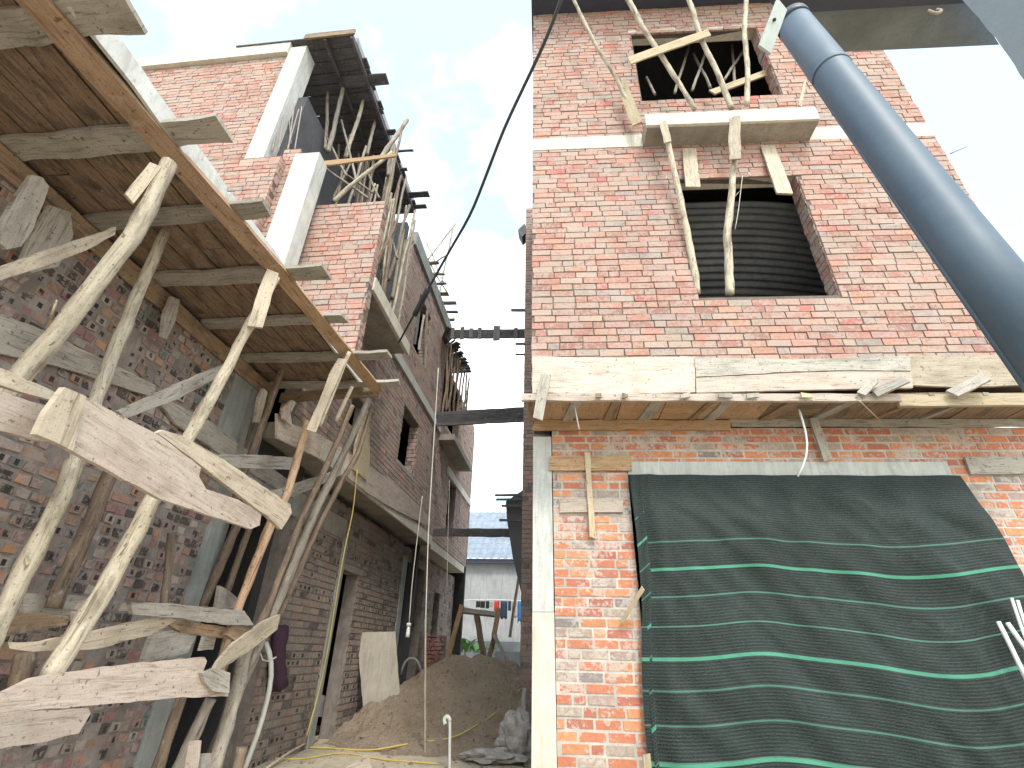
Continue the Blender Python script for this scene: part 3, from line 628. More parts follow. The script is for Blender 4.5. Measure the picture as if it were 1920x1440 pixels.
# ---- loose boards nailed to the props
G3 = 'boards nailed across the left props'
def bd(label, px, val, mat, pl='X', t=.028, group=G3, cat='board', jag=.004, name='timber_board'):
    return tag(board(name, px, pl, val, mat, t, None, jag), label, cat, group)
bd('broad splintered cream plank slanting across the left props, brightest of all', [(150, 738), (173, 750), (300, 817), (377, 877), (373, 893), (387, 917), (420, 928), (447, 937), (470, 950), (490, 965), (487, 985), (470, 992), (440, 982), (300, 935), (135, 845), (128, 800)], -1.97, 'wood_cream')
bd('tan cover plate at the left end of the broad cream plank', [(122, 726), (162, 743), (150, 790), (137, 846), (68, 814), (88, 772)], -1.94, 'wood_pale')
bd('pale plank end running out of the picture behind the broad cream plank', [(-30, 725), (120, 772), (110, 830), (70, 826), (-30, 800)], -2.05, 'wood_cream')
bd('thin pale plank end directly above the broad cream plank at left', [(-30, 680), (10, 693), (112, 740), (104, 752), (40, 735), (-30, 712)], -2.08, 'wood_pale')
bd('chisel-ended pale plank lying just above the broad cream plank', [(295, 812), (306, 806), (345, 818), (420, 862), (545, 946), (547, 962), (528, 993), (500, 966), (473, 947), (387, 880), (337, 843)], -2.07, 'wood_pale')
bd('long weathered plank on the brick wall behind the two leftmost props', [(-30, 578), (60, 610), (200, 676), (292, 722), (290, 745), (250, 733), (120, 690), (-30, 655)], -3.26, 'wood_grey')
bd('long weathered plank on the brick wall leading to the doorway head', [(285, 735), (395, 790), (480, 855), (560, 915), (552, 935), (500, 905), (420, 855), (330, 795)], -3.25, 'wood_grey')
bd('grey brace board sloping up to the middle prop', [(222, 772), (300, 735), (400, 692), (438, 678), (443, 684), (400, 712), (335, 748), (235, 784)], -2.45, 'wood_grey')
bd('pale brace board at far left ending against the thick pole', [(-20, 508), (100, 466), (205, 432), (218, 425), (216, 440), (160, 470), (80, 500), (-20, 534)], -2.5, 'wood_pale')
bd('rounded mortar-spotted board end hanging under the deck at far left', [(60, 328), (80, 332), (92, 350), (78, 390), (62, 430), (40, 462), (14, 468), (0, 455), (4, 418), (30, 370)], -2.9, 'wood_grey')
bd('wide grey board behind the rounded board end at far left', [(95, 385), (132, 398), (138, 440), (110, 500), (60, 512), (40, 490), (60, 440)], -3.1, 'wood_grey')
bd('small tapered board end hanging from the wall beam', [(322, 556), (338, 562), (330, 600), (312, 636), (304, 632), (308, 590)], -3.15, 'wood_grey')
bd('short horizontal board crossing to the reddish pole', [(398, 852), (460, 852), (549, 857), (547, 868), (545, 881), (470, 878), (410, 876)], -2.7, 'wood_grey')
bd('grey brace board sloping up under the ledge planks', [(498, 925), (560, 905), (640, 880), (640, 890), (590, 915), (525, 938), (500, 935)], -2.75, 'wood_grey')
bd('cream ledge shuttering board nearest the wall opening', [(520, 775), (535, 790), (600, 815), (655, 848), (650, 892), (590, 855), (520, 822)], -2.93, 'wood_cream')
bd('cream ledge shuttering board by the deck corner post', [(655, 850), (740, 905), (790, 952), (808, 975), (800, 985), (740, 955), (690, 925), (650, 893)], -2.90, 'wood_cream')
bd('upright yellowish board standing on the ledge against the brick house', [(692, 770), (694, 860), (688, 900), (662, 880), (668, 830), (685, 780)], -2.88, 'wood_yellow')
bd('narrow pale batten hanging left of the wall opening', [(495, 728), (502, 735), (487, 792), (478, 792), (486, 745)], -2.9, 'wood_pale')
bd('ragged pale offcut hanging above the ledge shuttering', [(548, 750), (556, 755), (545, 775), (548, 800), (532, 785), (530, 765)], -2.85, 'wood_cream')
# lower tangle
bd('grey plank at the top of the lower left tangle, broken right end', [(245, 1130), (330, 1132), (458, 1145), (476, 1172), (430, 1172), (330, 1158), (250, 1152)], -2.5, 'wood_grey')
bd('curved pale plank in the lower left tangle with a rounded left end', [(15, 1204), (80, 1203), (200, 1178), (300, 1155), (332, 1162), (280, 1192), (180, 1217), (60, 1222), (18, 1216)], -2.55, 'wood_pale')
bd('short dark plank ending in splinters below the grey tangle plank', [(305, 1162), (345, 1162), (428, 1178), (422, 1197), (412, 1196), (340, 1186)], -2.6, 'wood_brown')
bd('square mortar-stained plate between the two middle tangle planks', [(288, 1184), (362, 1181), (368, 1192), (352, 1224), (266, 1244)], -2.62, 'wood_grey')
bd('long bright cream plank low at left with dark cracks', [(-20, 1345), (6, 1300), (62, 1272), (200, 1250), (384, 1232), (388, 1240), (380, 1262), (428, 1262), (428, 1306), (330, 1308), (200, 1320), (60, 1332)], -2.4, 'wood_cream')
bd('torn whitish plank end below the long cream plank, lowest left', [(-20, 1340), (60, 1334), (166, 1328), (170, 1338), (148, 1375), (60, 1395), (-20, 1408)], -2.38, 'wood_cream')
bd('split grey end block joining the cream plank to the props', [(380, 1262), (405, 1252), (432, 1262), (430, 1300), (400, 1296), (385, 1280)], -2.37, 'wood_grey')
bd('pointed pale board rising to the right over the lower props', [(398, 1262), (410, 1240), (440, 1205), (492, 1167), (526, 1152), (520, 1180), (470, 1218), (425, 1248)], -2.5, 'wood_pale')
bd('dull grey plate on the wall, upper left of the tangle', [(44, 1112), (140, 1116), (205, 1125), (190, 1152), (100, 1152), (44, 1150)], -3.1, 'wood_grey')
bd('brown split plank at the left edge above the curved plank', [(-20, 1150), (60, 1150), (130, 1155), (126, 1172), (60, 1182), (-20, 1202)], -2.7, 'wood_brown')
bd('whitish broken block wedged behind the third prop', [(140, 1150), (155, 1128), (180, 1120), (178, 1140), (160, 1160), (140, 1164)], -2.9, 'wood_cream')
bd('grey triangular offcut at the doorway foot', [(412, 1098), (430, 1108), (450, 1125), (445, 1142), (405, 1140)], -2.9, 'wood_grey')
bd('grey knotty block where the tangle planks meet', [(458, 1150), (480, 1185), (476, 1196), (440, 1200), (424, 1190), (440, 1165)], -2.52, 'wood_brown')
bd('upright pale batten at the very bottom among the pole feet', [(362, 1390), (378, 1388), (370, 1460), (350, 1460)], -2.4, 'wood_cream')
bd('short grey board standing right of the bottom batten', [(380, 1414), (398, 1412), (390, 1460), (372, 1460)], -2.42, 'wood_grey')
bd('small grey board low beside the square plate', [(385, 1190), (406, 1192), (400, 1218), (376, 1220)], -2.75, 'wood_grey')

# ================================================================ roof formwork of the middle house and its props
RF = thing('roof_formwork', 'dark timber formwork under the roof edge of the middle left house', 'formwork', (-3.1, 6, 9.8))
rz = 9.95; ra = P(575, 72, 'Y', yu); rbp = P(665, 62, 'Y', yu - .1)
XE = rbp.x; rz = rbp.z - .05
lst = []
for i in range(20):
    y = yu - .1 + i * .2
    if y < 8.2: lst.append(((-5.6, y, rz + random.uniform(0, .02)), (XE + 5.6 + random.uniform(-.12, .05) + .02, 0, 0), (0, .185, 0), (0, 0, .03)))
boxes('deck_boards', lst, 'wood_dark_veiled', RF, .004)
boxes('end_shutter', [((ut.x + .1, yu - .14, rz - .03), (XE - ut.x - .08, 0, 0), (0, .03, 0), (0, 0, .14))], 'wood_brown', RF, .004)
boxes('edge_rail', [((XE - .06, yu - .1, rz - .09), (.05, 0, 0), (0, 3.8, 0), (0, 0, .09))], 'wood_dark_veiled', RF, .006)
boxes('inner_rail', [((XE - .55, yu - .1, rz - .08), (.05, 0, 0), (0, 3.6, 0), (0, 0, .08))], 'wood_dark_veiled', RF, .006)
for i, (y, ex, wd_) in enumerate(((5.1, .34, .20), (6.15, .17, .12), (6.6, .40, .05), (7.05, .14, .08), (7.75, .45, .16), (8.1, .30, .12), (5.7, .05, .1))):
    plank('bearer', (-4.0, y, rz - .04), (XE + ex, y + .03, rz - .03), wd_, 'wood_dark_veiled', .03, (0, 0, -1), RF, .006)
boxes('slab', [((-4.7, yu + .05, rz + .06), (XE + 4.68, 0, 0), (0, 3.85, 0), (0, 0, .16))], 'concrete_grey', RF, .004)
G4 = 'thin props under the roof of the middle house'
fl = 5.9
def rprop(label, a, b, ya, yb=None, r=.03, m_='pole_grey', g=G4): pole(label, [P(*a, 'Y', ya), P(*b, 'Y', yb or ya)], r, r * 1.2, m_, g, .05, name='roof_prop')
rprop('long pale crooked prop rising to the roof corner of the middle house', (655, 115), (615, 285), 5.2, r=.034)
rprop('slim grey prop left of the tallest roof prop', (618, 130), (610, 280), 5.3, r=.026)
rprop('yellowish prop slanting up behind the orange plank', (682, 185), (648, 295), 5.5, r=.032, m_='pole_pale')
rprop('yellow pole leaning down to the parapet top', (735, 285), (625, 378), 5.0, r=.028, m_='pole_pale')
rprop('grey prop in the middle of the roof prop cluster', (704, 225), (688, 290), 5.9, r=.028)
rprop('brown pole sticking out beyond the roof edge at a slant', (764, 225), (712, 300), 5.4, 5.3, r=.036, m_='pole_grey')
rprop('upright grey pole close to the end of the orange plank', (738, 265), (728, 330), 5.6, r=.028)
for i, (a, b, y) in enumerate((((735, 305), (712, 395), 6.2), ((752, 330), (722, 440), 6.4), ((768, 385), (728, 525), 6.3), ((745, 410), (700, 510), 5.6), ((757, 430), (735, 560), 6.35), ((728, 330), (710, 400), 5.7))):
    lbs = ('upright prop right of the parapet, first in the cluster', 'tall prop descending past the parapet corner', 'long prop nearest the brick facade corner, standing on the balcony', 'prop standing on the balcony close against the parapet edge',
           'slender prop on the balcony beside the bare brick facade', 'short brown prop just behind the parapet corner')
    rprop(lbs[i], a, b, y, r=.026, m_=('pole_grey', 'pole_brown')[i % 2])
for i, (a, b) in enumerate((((600, 235), (650, 330)), ((640, 225), (668, 340)), ((605, 310), (690, 372)), ((660, 300), (625, 372)), ((690, 325), (712, 372)), ((640, 320), (700, 362)), ((722, 400), (745, 485)), ((712, 410), (728, 455)))):
    lbs = ('thin diagonal brace high in the roof prop cluster', 'grey diagonal stick crossing the yellowish prop', 'long diagonal stick low behind the parapet', 'stick leaning left behind the parapet', 'short slanting stick above the parapet right end',
           'crossing stick between two leaning props above the parapet', 'diagonal brace right of the parapet near the balcony', 'short cross stick tied to the balcony props')
    rprop(lbs[i], a, b, 5.3 + .1 * i, r=.018, m_='pole_grey')
tag(plank('timber_board', P(608, 306, 'Y', 4.55), P(742, 290, 'Y', 4.6), .085, 'wood_orange', .03, (0, -1, -.2), None, .004, w2=.05), 'bright orange plank laid level above the brick parapet', 'board')
for i, (a, b) in enumerate((((510, 285), (528, 195)), ((522, 285), (534, 195)), ((540, 284), (553, 190)), ((552, 284), (566, 200)), ((538, 283), (560, 205)))):
    tag(tube('rebar_rod', [P(*a, 'Y', yc + .1), P(*b, 'Y', yc + .12)], .009, 'rebar', None, 6), ('steel rod at the left corner of the short white column', 'second steel rod rising from the short white column', 'middle steel rod rising from the short white column', 'steel rod at the right corner of the short white column', 'slanting steel rod crossing the others above the white column')[i], 'rebar', 'starter bars of the white column')
tag(tube('rebar_rod', [P(546, 270, 'Y', 4.6), P(541, 205, 'Y', 4.6)], .01, 'rebar', None, 6), 'lone thin rod standing left of the white column, on the stepped wall', 'rebar', 'starter bars of the white column')
rng = random.Random(3)
for i in range(34):
    x = rng.uniform(590, 748); y0 = 120 + (x - 590) * 1.5 + rng.uniform(0, 60); a = P(x, y0, 'Y', rng.uniform(5.6, 6.9)); b = P(x - rng.uniform(5, 45), y0 + rng.uniform(110, 170), 'Y', a.y + rng.uniform(-.1, .1))
    pole('one of the thin grey props crowded under the roof of the middle left house', [a, b], .02, .026, ('pole_grey', 'pole_brown', 'pole_pale')[i % 3], 'crowded props under the roof of the middle house', .04, name='roof_prop', sides=6)
for i in range(14):
    y = 5.05 + 1.35 * rng.random(); x = -2.52 - .35 * rng.random(); y2 = y + rng.uniform(-.1, .5)
    pole('one of the slender props standing on the balcony slab before the brick facade', [Vector((x - rng.uniform(0, .25), y2, rng.uniform(8.2, 9.5))), Vector((x, y, 5.87))], .02, .026, ('pole_grey', 'pole_pale', 'pole_brown')[i % 3], 'slender props crowding the balcony slab', .05, name='balcony_stick', sides=6)
for i in range(7):
    y = 8.45 + i * .37
    tag(plank('bearer_end', (-3.15, y, 9.42), (-2.93 + rng.uniform(.06, .3), y + .03, 9.42 + rng.uniform(-.02, .04)), rng.uniform(.06, .14), ('wood_brown', 'wood_grey', 'wood_dark_veiled')[i % 3], .03, (0, 0, -1), None, .006), 'one of the short board ends sticking out along the roof band toward the alley', 'board end', 'board ends along the roof band')
# planks at the corrugated gap and facade openings of the middle house
G5 = 'sticks standing in the upper window of the middle house'
for i, (a, b, m_) in enumerate((((787, 575), (778, 645), 'wood_dark_veiled'), ((795, 590), (785, 655), 'wood_grey'), ((801, 580), (797, 690), 'pole_grey'))):
    tag(plank('window_strut', P(*a, 'X', -2.99), P(*b, 'X', -2.98), .05, m_, .03), ('dark board leaning in the upper window of the middle house', 'grey board in the upper window beside the dark one', 'pale board nearest the jamb of the same upper window')[i], 'board', G5)

# ================================================================ far house: canopy formwork with a thicket of props
CF = thing('canopy_formwork', 'ragged dark formwork jutting from the far left house into the sky', 'formwork', (-2.9, 11.6, 8.5))
cz = 8.55
for i in range(15):
    xe = P(838 + 47 * i / 14, 612 + 88 * i / 14, 'Z', cz)
    board('deck_board', [(826, 640 + 62 * i / 15), (838 + 47 * i / 15 + random.uniform(-3, 5), 612 + 88 * i / 15), (838 + 47 * (i + 1) / 15 + random.uniform(-3, 8), 612 + 88 * (i + .8) / 15), (826, 640 + 62 * (i + .8) / 15)], 'Z', cz + .012 * (i % 3), 'wood_dark_veiled', .03, CF, .004)
lbs = ('nearest the brick corner', 'second from the brick corner', 'third in the row', 'bent outwards at mid height', 'splayed towards the alley', 'tallest of the row', 'with a thin forked foot', 'beside the level strut', 'outermost over the alley', 'leaning back to the wall')
for i in range(10):
    a = P(842 + 4.2 * i, 636 + 8 * i, 'Z', cz - .02); b = P(830 + 4.4 * i + random.uniform(-5, 5), 775 + random.uniform(-14, 14), 'Y', a.y + .05)
    pole('thin dark prop under the far formwork, ' + lbs[i], [a, b], .026, .03, 'pole_brown', 'thin props under the far canopy formwork', .08, name='canopy_prop', sides=6)
# level timber struts across the alley
def strut(label, a, b, y, parts, mat='wood_dark_veiled'):
    t = thing('alley_strut', label, 'strut', tuple(P(*a, 'Y', y)), 'timber struts spanning the alley')
    for dz, w_, n_ in parts: plank('beam', P(*a, 'Y', y) + Vector((0, 0, dz)), P(*b, 'Y', y) + Vector((0, 0, dz + random.uniform(-.02, .02))), w_, mat, .05, n_, t, .006)
    return t
s1 = strut('highest timber strut across the alley with short cleats nailed on', (836, 627), (992, 625), 10, ((0, .20, (0, -1, -.3)), (.12, .05, (0, -1, 0))))
for x, h_ in ((848, .30), (866, .34), (883, .26), (899, .30), (931, .40), (967, .28)):
    a = P(x, 626, 'Y', 9.93); plank('cleat', a + Vector((0, 0, h_ / 2 + .04)), a - Vector((0, 0, h_ / 2 - .02)), .09 if x != 931 else .16, 'wood_dark_veiled', .03, (0, -1, 0), s1, .003)
strut('middle timber strut across the alley made of three lapped beams', (818, 786), (992, 776), 10, ((0, .20, (0, -1, -.3)), (.14, .08, (0, -1, 0)), (-.13, .06, (0, -1, 0))))
strut('lowest timber strut across the alley in front of the tiled roof', (812, 1000), (985, 1000), 10, ((0, .12, (0, -1, -.2)), (.07, .05, (0, -1, 0))))
for i, (x0, x1, y) in enumerate(((958, 992, 581), (966, 992, 644), (966, 992, 664), (928, 985, 928), (930, 985, 936), (940, 985, 948), (936, 985, 975))):
    tag(plank('bearer_end', P(x1, y, 'Y', 9.1), P(x0, y, 'Y', 9.1), (.07, .05, .04, .04, .04, .04, .04)[i], 'wood_dark_veiled', .03, (0, -1, 0), None, .003),
        ('short pointed timber end high beside the right house corner', 'thicker timber end below the highest strut, right side', 'thin timber end below the thicker one, right side', 'topmost of four thin rods poking out above the tiled roof', 'second of four thin rods poking out above the tiled roof', 'third of four thin rods poking out above the tiled roof', 'lowest of four thin rods poking out above the tiled roof')[i], 'timber end', 'timber ends poking out beyond the right house')
# scaffold sticks against the sky above the middle house
for i, (a, b) in enumerate((((855, 418), (800, 490)), ((800, 455), (832, 530)), ((792, 470), (838, 548)), ((850, 425), (822, 560)), ((838, 478), (800, 500)))):
    tag(tube('scaffold_stick', [P(*a, 'Y', 9.5), P(*b, 'Y', 9.4)], .024, 'pole_pale', None, 6, .018, .04, .3), ('pale stick pointing right into the sky above the roof edge', 'short stick crossing near the roof edge against the sky', 'long falling stick against the sky over the roof edge', 'nearly upright stick against the sky beside the cable', 'level stick tied between the sky sticks')[i], 'stick', 'scaffold sticks on the roof edge against the sky')

# ================================================================ right house: jetty formwork, boards and props
JF = thing('jetty_formwork', 'board formwork left under the jettied first floor of the right house', 'formwork', tuple(RL(0, 0, 3.7)))
lst = []; u = -.05
while u < 5.0:
    wdt = random.uniform(.32, .6); lst.append((RL(u + .004, .0, 3.80 + random.uniform(0, .012)), RU * (wdt - .008), RV * .54, Vector((0, 0, .03)))); u += wdt
boxes('soffit_boards', lst[:5], 'wood_orange', JF, .003); boxes('soffit_boards', lst[5:], 'wood_brown', JF, .003)
for i, (x, w_, sk) in enumerate(((1010, .09, 0), (1078, .10, .07), (1160, .09, .03), (1232, .12, .06), (1328, .05, .10), (1365, .10, .06), (1478, .12, .16), (1580, .10, .18), (1700, .05, .2), (1800, .05, .2))):
    a = P(x + 8 * (x - 1400) / 400, 772, 'R', .02); u0 = (a - RO).dot(RU); plank('bearer', RL(u0 + sk, -.05, 3.785), RL(u0 - .02, .52, 3.785), w_, 'wood_grey' if i % 2 else 'wood_brown', .028, (0, 0, -1), JF, .004)
plank('front_rail', P(978, 744, 'R', -.06), P(1690, 745, 'R', -.06), .075, 'wood_cream', .04, -RV, JF, .004)
plank('front_rail', P(1685, 750, 'R', -.045), P(1960, 748, 'R', -.045), .12, 'wood_yellow', .04, -RV, JF, .004)
plank('wall_rail', P(1000, 796, 'R', .50), P(1370, 797, 'R', .50), .11, 'wood_orange', .035, -RV, JF, .006)
plank('wall_rail', P(1370, 792, 'R', .505), P(1990, 792, 'R', .505), .08, 'wood_grey', .03, -RV, JF, .006)
for x, w_, mt in ((1122, .07, 'wood_brown'), (1172, .06, 'wood_brown'), (1285, .12, 'wood_grey'), (1360, .16, 'wood_grey'), (1412, .14, 'wood_grey'), (1513, .12, 'wood_yellow')):
    a = P(x, 741, 'R', -.102); plank('cleat', a + Vector((0, 0, .022)), a - Vector((0, 0, .022)), w_ * .8, mt, .02, -RV, JF, .002)
G6 = 'shutter boards along the jetty of the right house'
bd('wide cream-pink shutter board at the left end of the jetty', [(998, 668), (1150, 671), (1303, 668), (1304, 735), (1150, 739), (998, 737)], -.03, 'wood_cream', 'R', group=G6, jag=.002)
bd('grey-white split shutter board above the other in the middle of the jetty', [(1303, 670), (1500, 673), (1706, 667), (1708, 695), (1600, 694), (1480, 697), (1380, 703), (1305, 706)], -.045, 'wood_grey', 'R', group=G6, jag=.004)
bd('cream shutter board below the grey-white split one', [(1305, 708), (1380, 705), (1480, 699), (1600, 696), (1710, 697), (1712, 727), (1500, 731), (1306, 736)], -.04, 'wood_cream', 'R', group=G6, jag=.002)
bd('broad tan shutter board at the right end of the jetty', [(1704, 664), (1800, 668), (1874, 665), (1916, 722), (1800, 726), (1709, 722)], -.032, 'wood_pale', 'R', group=G6, jag=.002)
def fb(label, a, b, v, w_, mat, t=.025, n=None, group=None, rough=.004, name='timber_board', vb=None, w2=None):
    return tag(plank(name, P(*a, 'R', v), P(*b, 'R', v if vb is None else vb), w_, mat, t, n or -RV, None, rough, w2=w2), label, 'board', group)
fb('dark upright board crossing the jetty rail at its left end', (1024, 702), (1008, 785), -.10, .10, 'wood_grey', vb=-.08)
fb('splintered bearer end poking up at the jetty, shorter of the close pair', (1640, 712), (1615, 738), -.14, .07, 'wood_grey', vb=-.11, n=(-.3, -1, .3))
fb('longer splintered bearer end poking up at the jetty, next to the short one', (1698, 710), (1640, 737), -.16, .09, 'wood_grey', vb=-.11, n=(-.3, -1, .3))
fb('rightmost splintered bearer end poking up from the jetty', (1850, 705), (1785, 737), -.16, .10, 'wood_grey', vb=-.11, n=(-.3, -1, .3))
fb('orange-brown board nailed over the brick pier beside the lintel', (1030, 868), (1184, 868), .51, .155, 'wood_orange')
fb('small cream board nailed low on the brick pier', (1050, 948), (1168, 947), .52, .135, 'wood_cream')
fb('thin vertical batten on the brick pier crossing two boards', (1101, 848), (1112, 1008), .49, .055, 'wood_yellow', n=-RV)
fb('grey board on the wall at the right end of the lintel', (1815, 873), (1990, 871), .51, .17, 'wood_grey')
fb('tapered batten leaning between jetty and lintel', (1526, 783), (1553, 862), .42, .085, 'wood_grey', vb=.46)
fb('short stick poking through the net edge by the pier', (1205, 1103), (1165, 1168), .35, .035, 'wood_yellow', vb=.50)
fb('pale stub at the foot of the net beside the pier', (1212, 1415), (1216, 1460), .36, .06, 'wood_yellow')
for lb, pts, r in (('white bent plastic strip hanging from the jetty in front of the lintel', [(1498, 768), (1510, 800), (1517, 840), (1512, 868), (1496, 893)], .011),
                   ('thin white splinter hanging from the left part of the jetty', [(1075, 750), (1080, 775), (1086, 805)], .008)):
    tag(tube('plastic_strip' if r > .01 else 'splinter', [P(x, y, 'R', .1) for x, y in pts], r, 'white_plastic', None, 6, r * .7), lb, 'strip' if r > .01 else 'splinter')
tag(tube('splinter', [P(1612, 752, 'R', -.1), P(1655, 793, 'R', .3)], .007, 'wood_pale', None, 5, .004), 'thin straight splinter hanging below the right part of the jetty', 'splinter')
# props of the balcony
G7 = 'prop poles around the balcony of the right house'
def rp_(label, pts, vs, r, r2=None, m_='pole_pale', splint=None, crook=.03, stubs=0):
    q = [P(x, y, 'R', v) for (x, y), v in zip(pts, vs)]
    sp = None
    if splint: (a, b, v, w_, mt) = splint; sp = (P(*a, 'R', v), P(*b, 'R', v), w_, mt)
    return pole(label, q, r, r2 or r, m_, G7, crook, name='balcony_prop', splint=sp, stubs=stubs)
rp_('thin pole falling from the eave to a broken board left of the balcony', [(1066, -20), (1120, 90), (1160, 155), (1194, 228)], (-.42, -.3, -.2, -.12), .026, splint=((1164, 152), (1194, 232), -.19, .13, 'wood_yellow'))
rp_('pale pole crossing the left part of the top opening', [(1166, -20), (1205, 50), (1270, 150), (1303, 205)], (-.42, -.36, -.28, -.24), .042, .03)
rp_('pale pole crossing the middle of the top opening', [(1284, -20), (1312, 60), (1350, 150), (1372, 204)], (-.42, -.36, -.28, -.24), .036)
rp_('crooked upright pole in front of the right part of the top opening', [(1400, -20), (1396, 60), (1402, 130), (1400, 196)], (-.42, -.36, -.28, -.24), .034, stubs=1)
rp_('prop with a board head running from balcony to the window left corner', [(1246, 240), (1262, 310), (1290, 440), (1308, 550)], (-.26, -.18, -.08, .03), .032, .038, splint=((1243, 228), (1252, 266), -.315, .085, 'wood_pale'))
rp_('crooked prop standing on the window sill in the middle', [(1378, 290), (1373, 350), (1364, 430), (1368, 552)], (-.26, -.18, -.08, .04), .038, .048, splint=((1378, 218), (1378, 298), -.33, .13, 'wood_pale'), stubs=1)
fb('yellow board slanting up across the left of the top opening', (1180, 113), (1330, 60), -.42, .12, 'wood_yellow', n=(0, -1, -.3))
fb('yellow-grey board slanting in the right of the top opening', (1335, 172), (1446, 132), .15, .12, 'wood_yellow')
fb('board stub hanging below the balcony, left one', (1292, 278), (1300, 350), -.04, .17, 'wood_pale', vb=-.12)
fb('board stub hanging below the balcony, right longer one', (1440, 272), (1472, 362), -.04, .18, 'wood_pale', vb=-.14)
for lb, a, b in (('bent stick inside the top opening, left', (1292, 85), (1265, 175)), ('thin stick inside the top opening near the middle pole', (1300, 100), (1332, 165)), ('upright stick inside the top opening, right of the middle', (1373, 80), (1378, 165)),
                 ('forked stick leaning inside the top opening, right', (1408, 75), (1358, 150)), ('dark stick crossing others inside the top opening', (1330, 75), (1298, 170)), ('faint stick in the left corner of the top opening', (1212, 145), (1228, 178))):
    rp_(lb, [a, ((a[0] + b[0]) / 2, (a[1] + b[1]) / 2), b], (.5, .42, .3), .022, m_='pole_grey')
fb('thin twin sticks on the balcony end by the drainpipe', (1510, 150), (1500, 198), -.3, .03, 'wood_pale')
tag(tube('hanging_wire', [P(1392, 330, 'R', -.05), P(1384, 400, 'R', -.05), P(1378, 430, 'R', -.05)], .004, 'white_cord', None, 5), 'thin wire hanging beside the crooked window prop', 'wire')
tag(tube('rebar_rod', [P(1782, 288, 'R', .3), P(1812, 275, 'R', .3)], .008, 'rebar', None, 5), 'thin rod sticking out of the right edge of the right house', 'rebar')

# shade net over the doorway
NT = thing('shade_net', 'dark green striped shade net hung over the wide doorway', 'net', tuple(RL(2.5, .45, 2)))
V, U, Fc = [], [], []; NU, NV = 150, 170
ztop = 3.195
for j in range(NV + 1):
    v = 2.95 * j / NV
    for i in range(NU + 1):
        f = i / NU; u = .965 + f * (3.13 + .12 * min(1, v)) + (.05 * min(1, v) * math.sin(v * 2.1 + .3) * (1 - f))
        wave = .03 + .05 * math.exp(-((f - .30) / .12) ** 2) * min(1, v / 1.2) + .16 * max(0, f - .82) * min(1, v) - .10 * math.exp(-((f - .74) / .17) ** 2) * min(1, v / 1.4) + .05 * f
        fold = .030 * math.sin(f * 41 + v * 1.1 + 2 * noise.noise((f * 4, v * .8, 0))) * max(0, 1 - v / 2.2) + .05 * noise.noise((f * 6 - v * .5, v * 1.3, 3)) + .03 * noise.noise((f * 13 - v * 3.2, v * 2.2, 8)) + .03 * max(0, .25 - abs(noise.noise((f * 5 - v * 1.2, v * .6, 11)))) * 2 + .035 * math.sin(f * 8 + 1) * min(1, v)
        edge = .02 * math.exp(-((f - .06) / .02) ** 2); fe = min(1, .15 + f * 9)
        V.append(RL(u - .012 * (f < .02), .505 - fe * (.05 * min(1, v * 2) + fold * min(1, .25 + v * 2)) - edge - .012, ztop - v + wave * min(1, v * 1.5))); U.append((u, v - .14))
for j in range(NV):
    for i in range(NU): q = j * (NU + 1) + i; Fc.append((q, q + NU + 1, q + NU + 2, q + 1))
mk('net_sheet', V, Fc, 'shade_net', NT, [U[i] for f in Fc for i in f], True)
V, U, Fc = [], [], []
for j in range(120):
    v = 2.95 * j / 119
    for i in range(8):
        u = .962 + i * .024 + .012 * math.sin(v * 2.2); V.append(RL(u, .465 - .01 * math.sin(i * 1.7 + v * 3), ztop - .01 - v)); U.append((u, v + .11 + .02 * i))
for j in range(119):
    for i in range(7): q = j * 8 + i; Fc.append((q, q + 8, q + 9, q + 1))
mk('folded_edge', V, Fc, 'shade_net', NT, [U[i] for f in Fc for i in f], True)
# plastic conduit bundle at the right
for i, (pts, r) in enumerate(((((1872, 1166), (1892, 1205), (1925, 1275)), .017), (((1889, 1168), (1910, 1200), (1950, 1250)), .018), (((1897, 1122), (1908, 1160), (1935, 1225)), .012), (((1908, 1126), (1920, 1170), (1945, 1230)), .012))):
    q = [P(x, y, 'R', .30 - .04 * k) for k, (x, y) in enumerate(pts)]
    tag(tube('plastic_conduit', q, r, 'white_plastic', None, 10), ('lowest white plastic conduit at the right edge of the net', 'white conduit directly above the lowest one at the right edge', 'thin conduit tip, topmost left at the right edge', 'thin conduit tip, topmost right at the right edge')[i], 'conduit', 'white conduits leaning at the right edge')

# near drainpipe and awning
PD = lambda x, y, d: P(x, y, 'D', d)
DP = thing('drainpipe', 'thick blue-grey drainpipe slanting down across the top right corner', 'drainpipe', tuple(PD(1497, 60, 1.72)))
a, b = PD(1490, 46, 1.74), PD(2066, 797, .76)
tube('pipe', [a, b], .052, 'sheet_metal', DP, 40, step=.5)
j0, j1 = a.lerp(b, .235), a.lerp(b, .245); tube('joint_ring', [j0, j1], .0538, 'sheet_metal', DP, 40, step=.5)
d_ = (b - a).normalized(); side = d_.cross((EYE - a).normalized()).normalized()
tube('seam', [a + side * .0475 + (EYE - a).normalized() * .022, b + side * .0475 + (EYE - b).normalized() * .022], .006, 'sheet_metal', DP, 8, step=.5)
tube('collar', [a - d_ * .03, a + d_ * .012], .055, 'dark_paint', DP, 32, step=.5)
board('bracket', [(1458, -4), (1476, 18), (1446, 100), (1424, 84)], 'D', 1.66, 'bracket_metal', .012, DP, 0)
bo = PD(1452, 37, 1.655); tube('bolt', [bo, bo + (EYE - bo).normalized() * .004], .006, 'dark_paint', DP, 10)
AW = thing('awning', 'grey board awning edge with a dark beam overhead at the top right', 'awning', tuple(PD(1650, 40, 2)))
board('soffit_panel', [(1500, 10), (1815, -10), (1874, 84), (1700, 92), (1560, 98), (1500, 60)], 'Z', 4.1, 'fibre_board', .03, AW, 0)
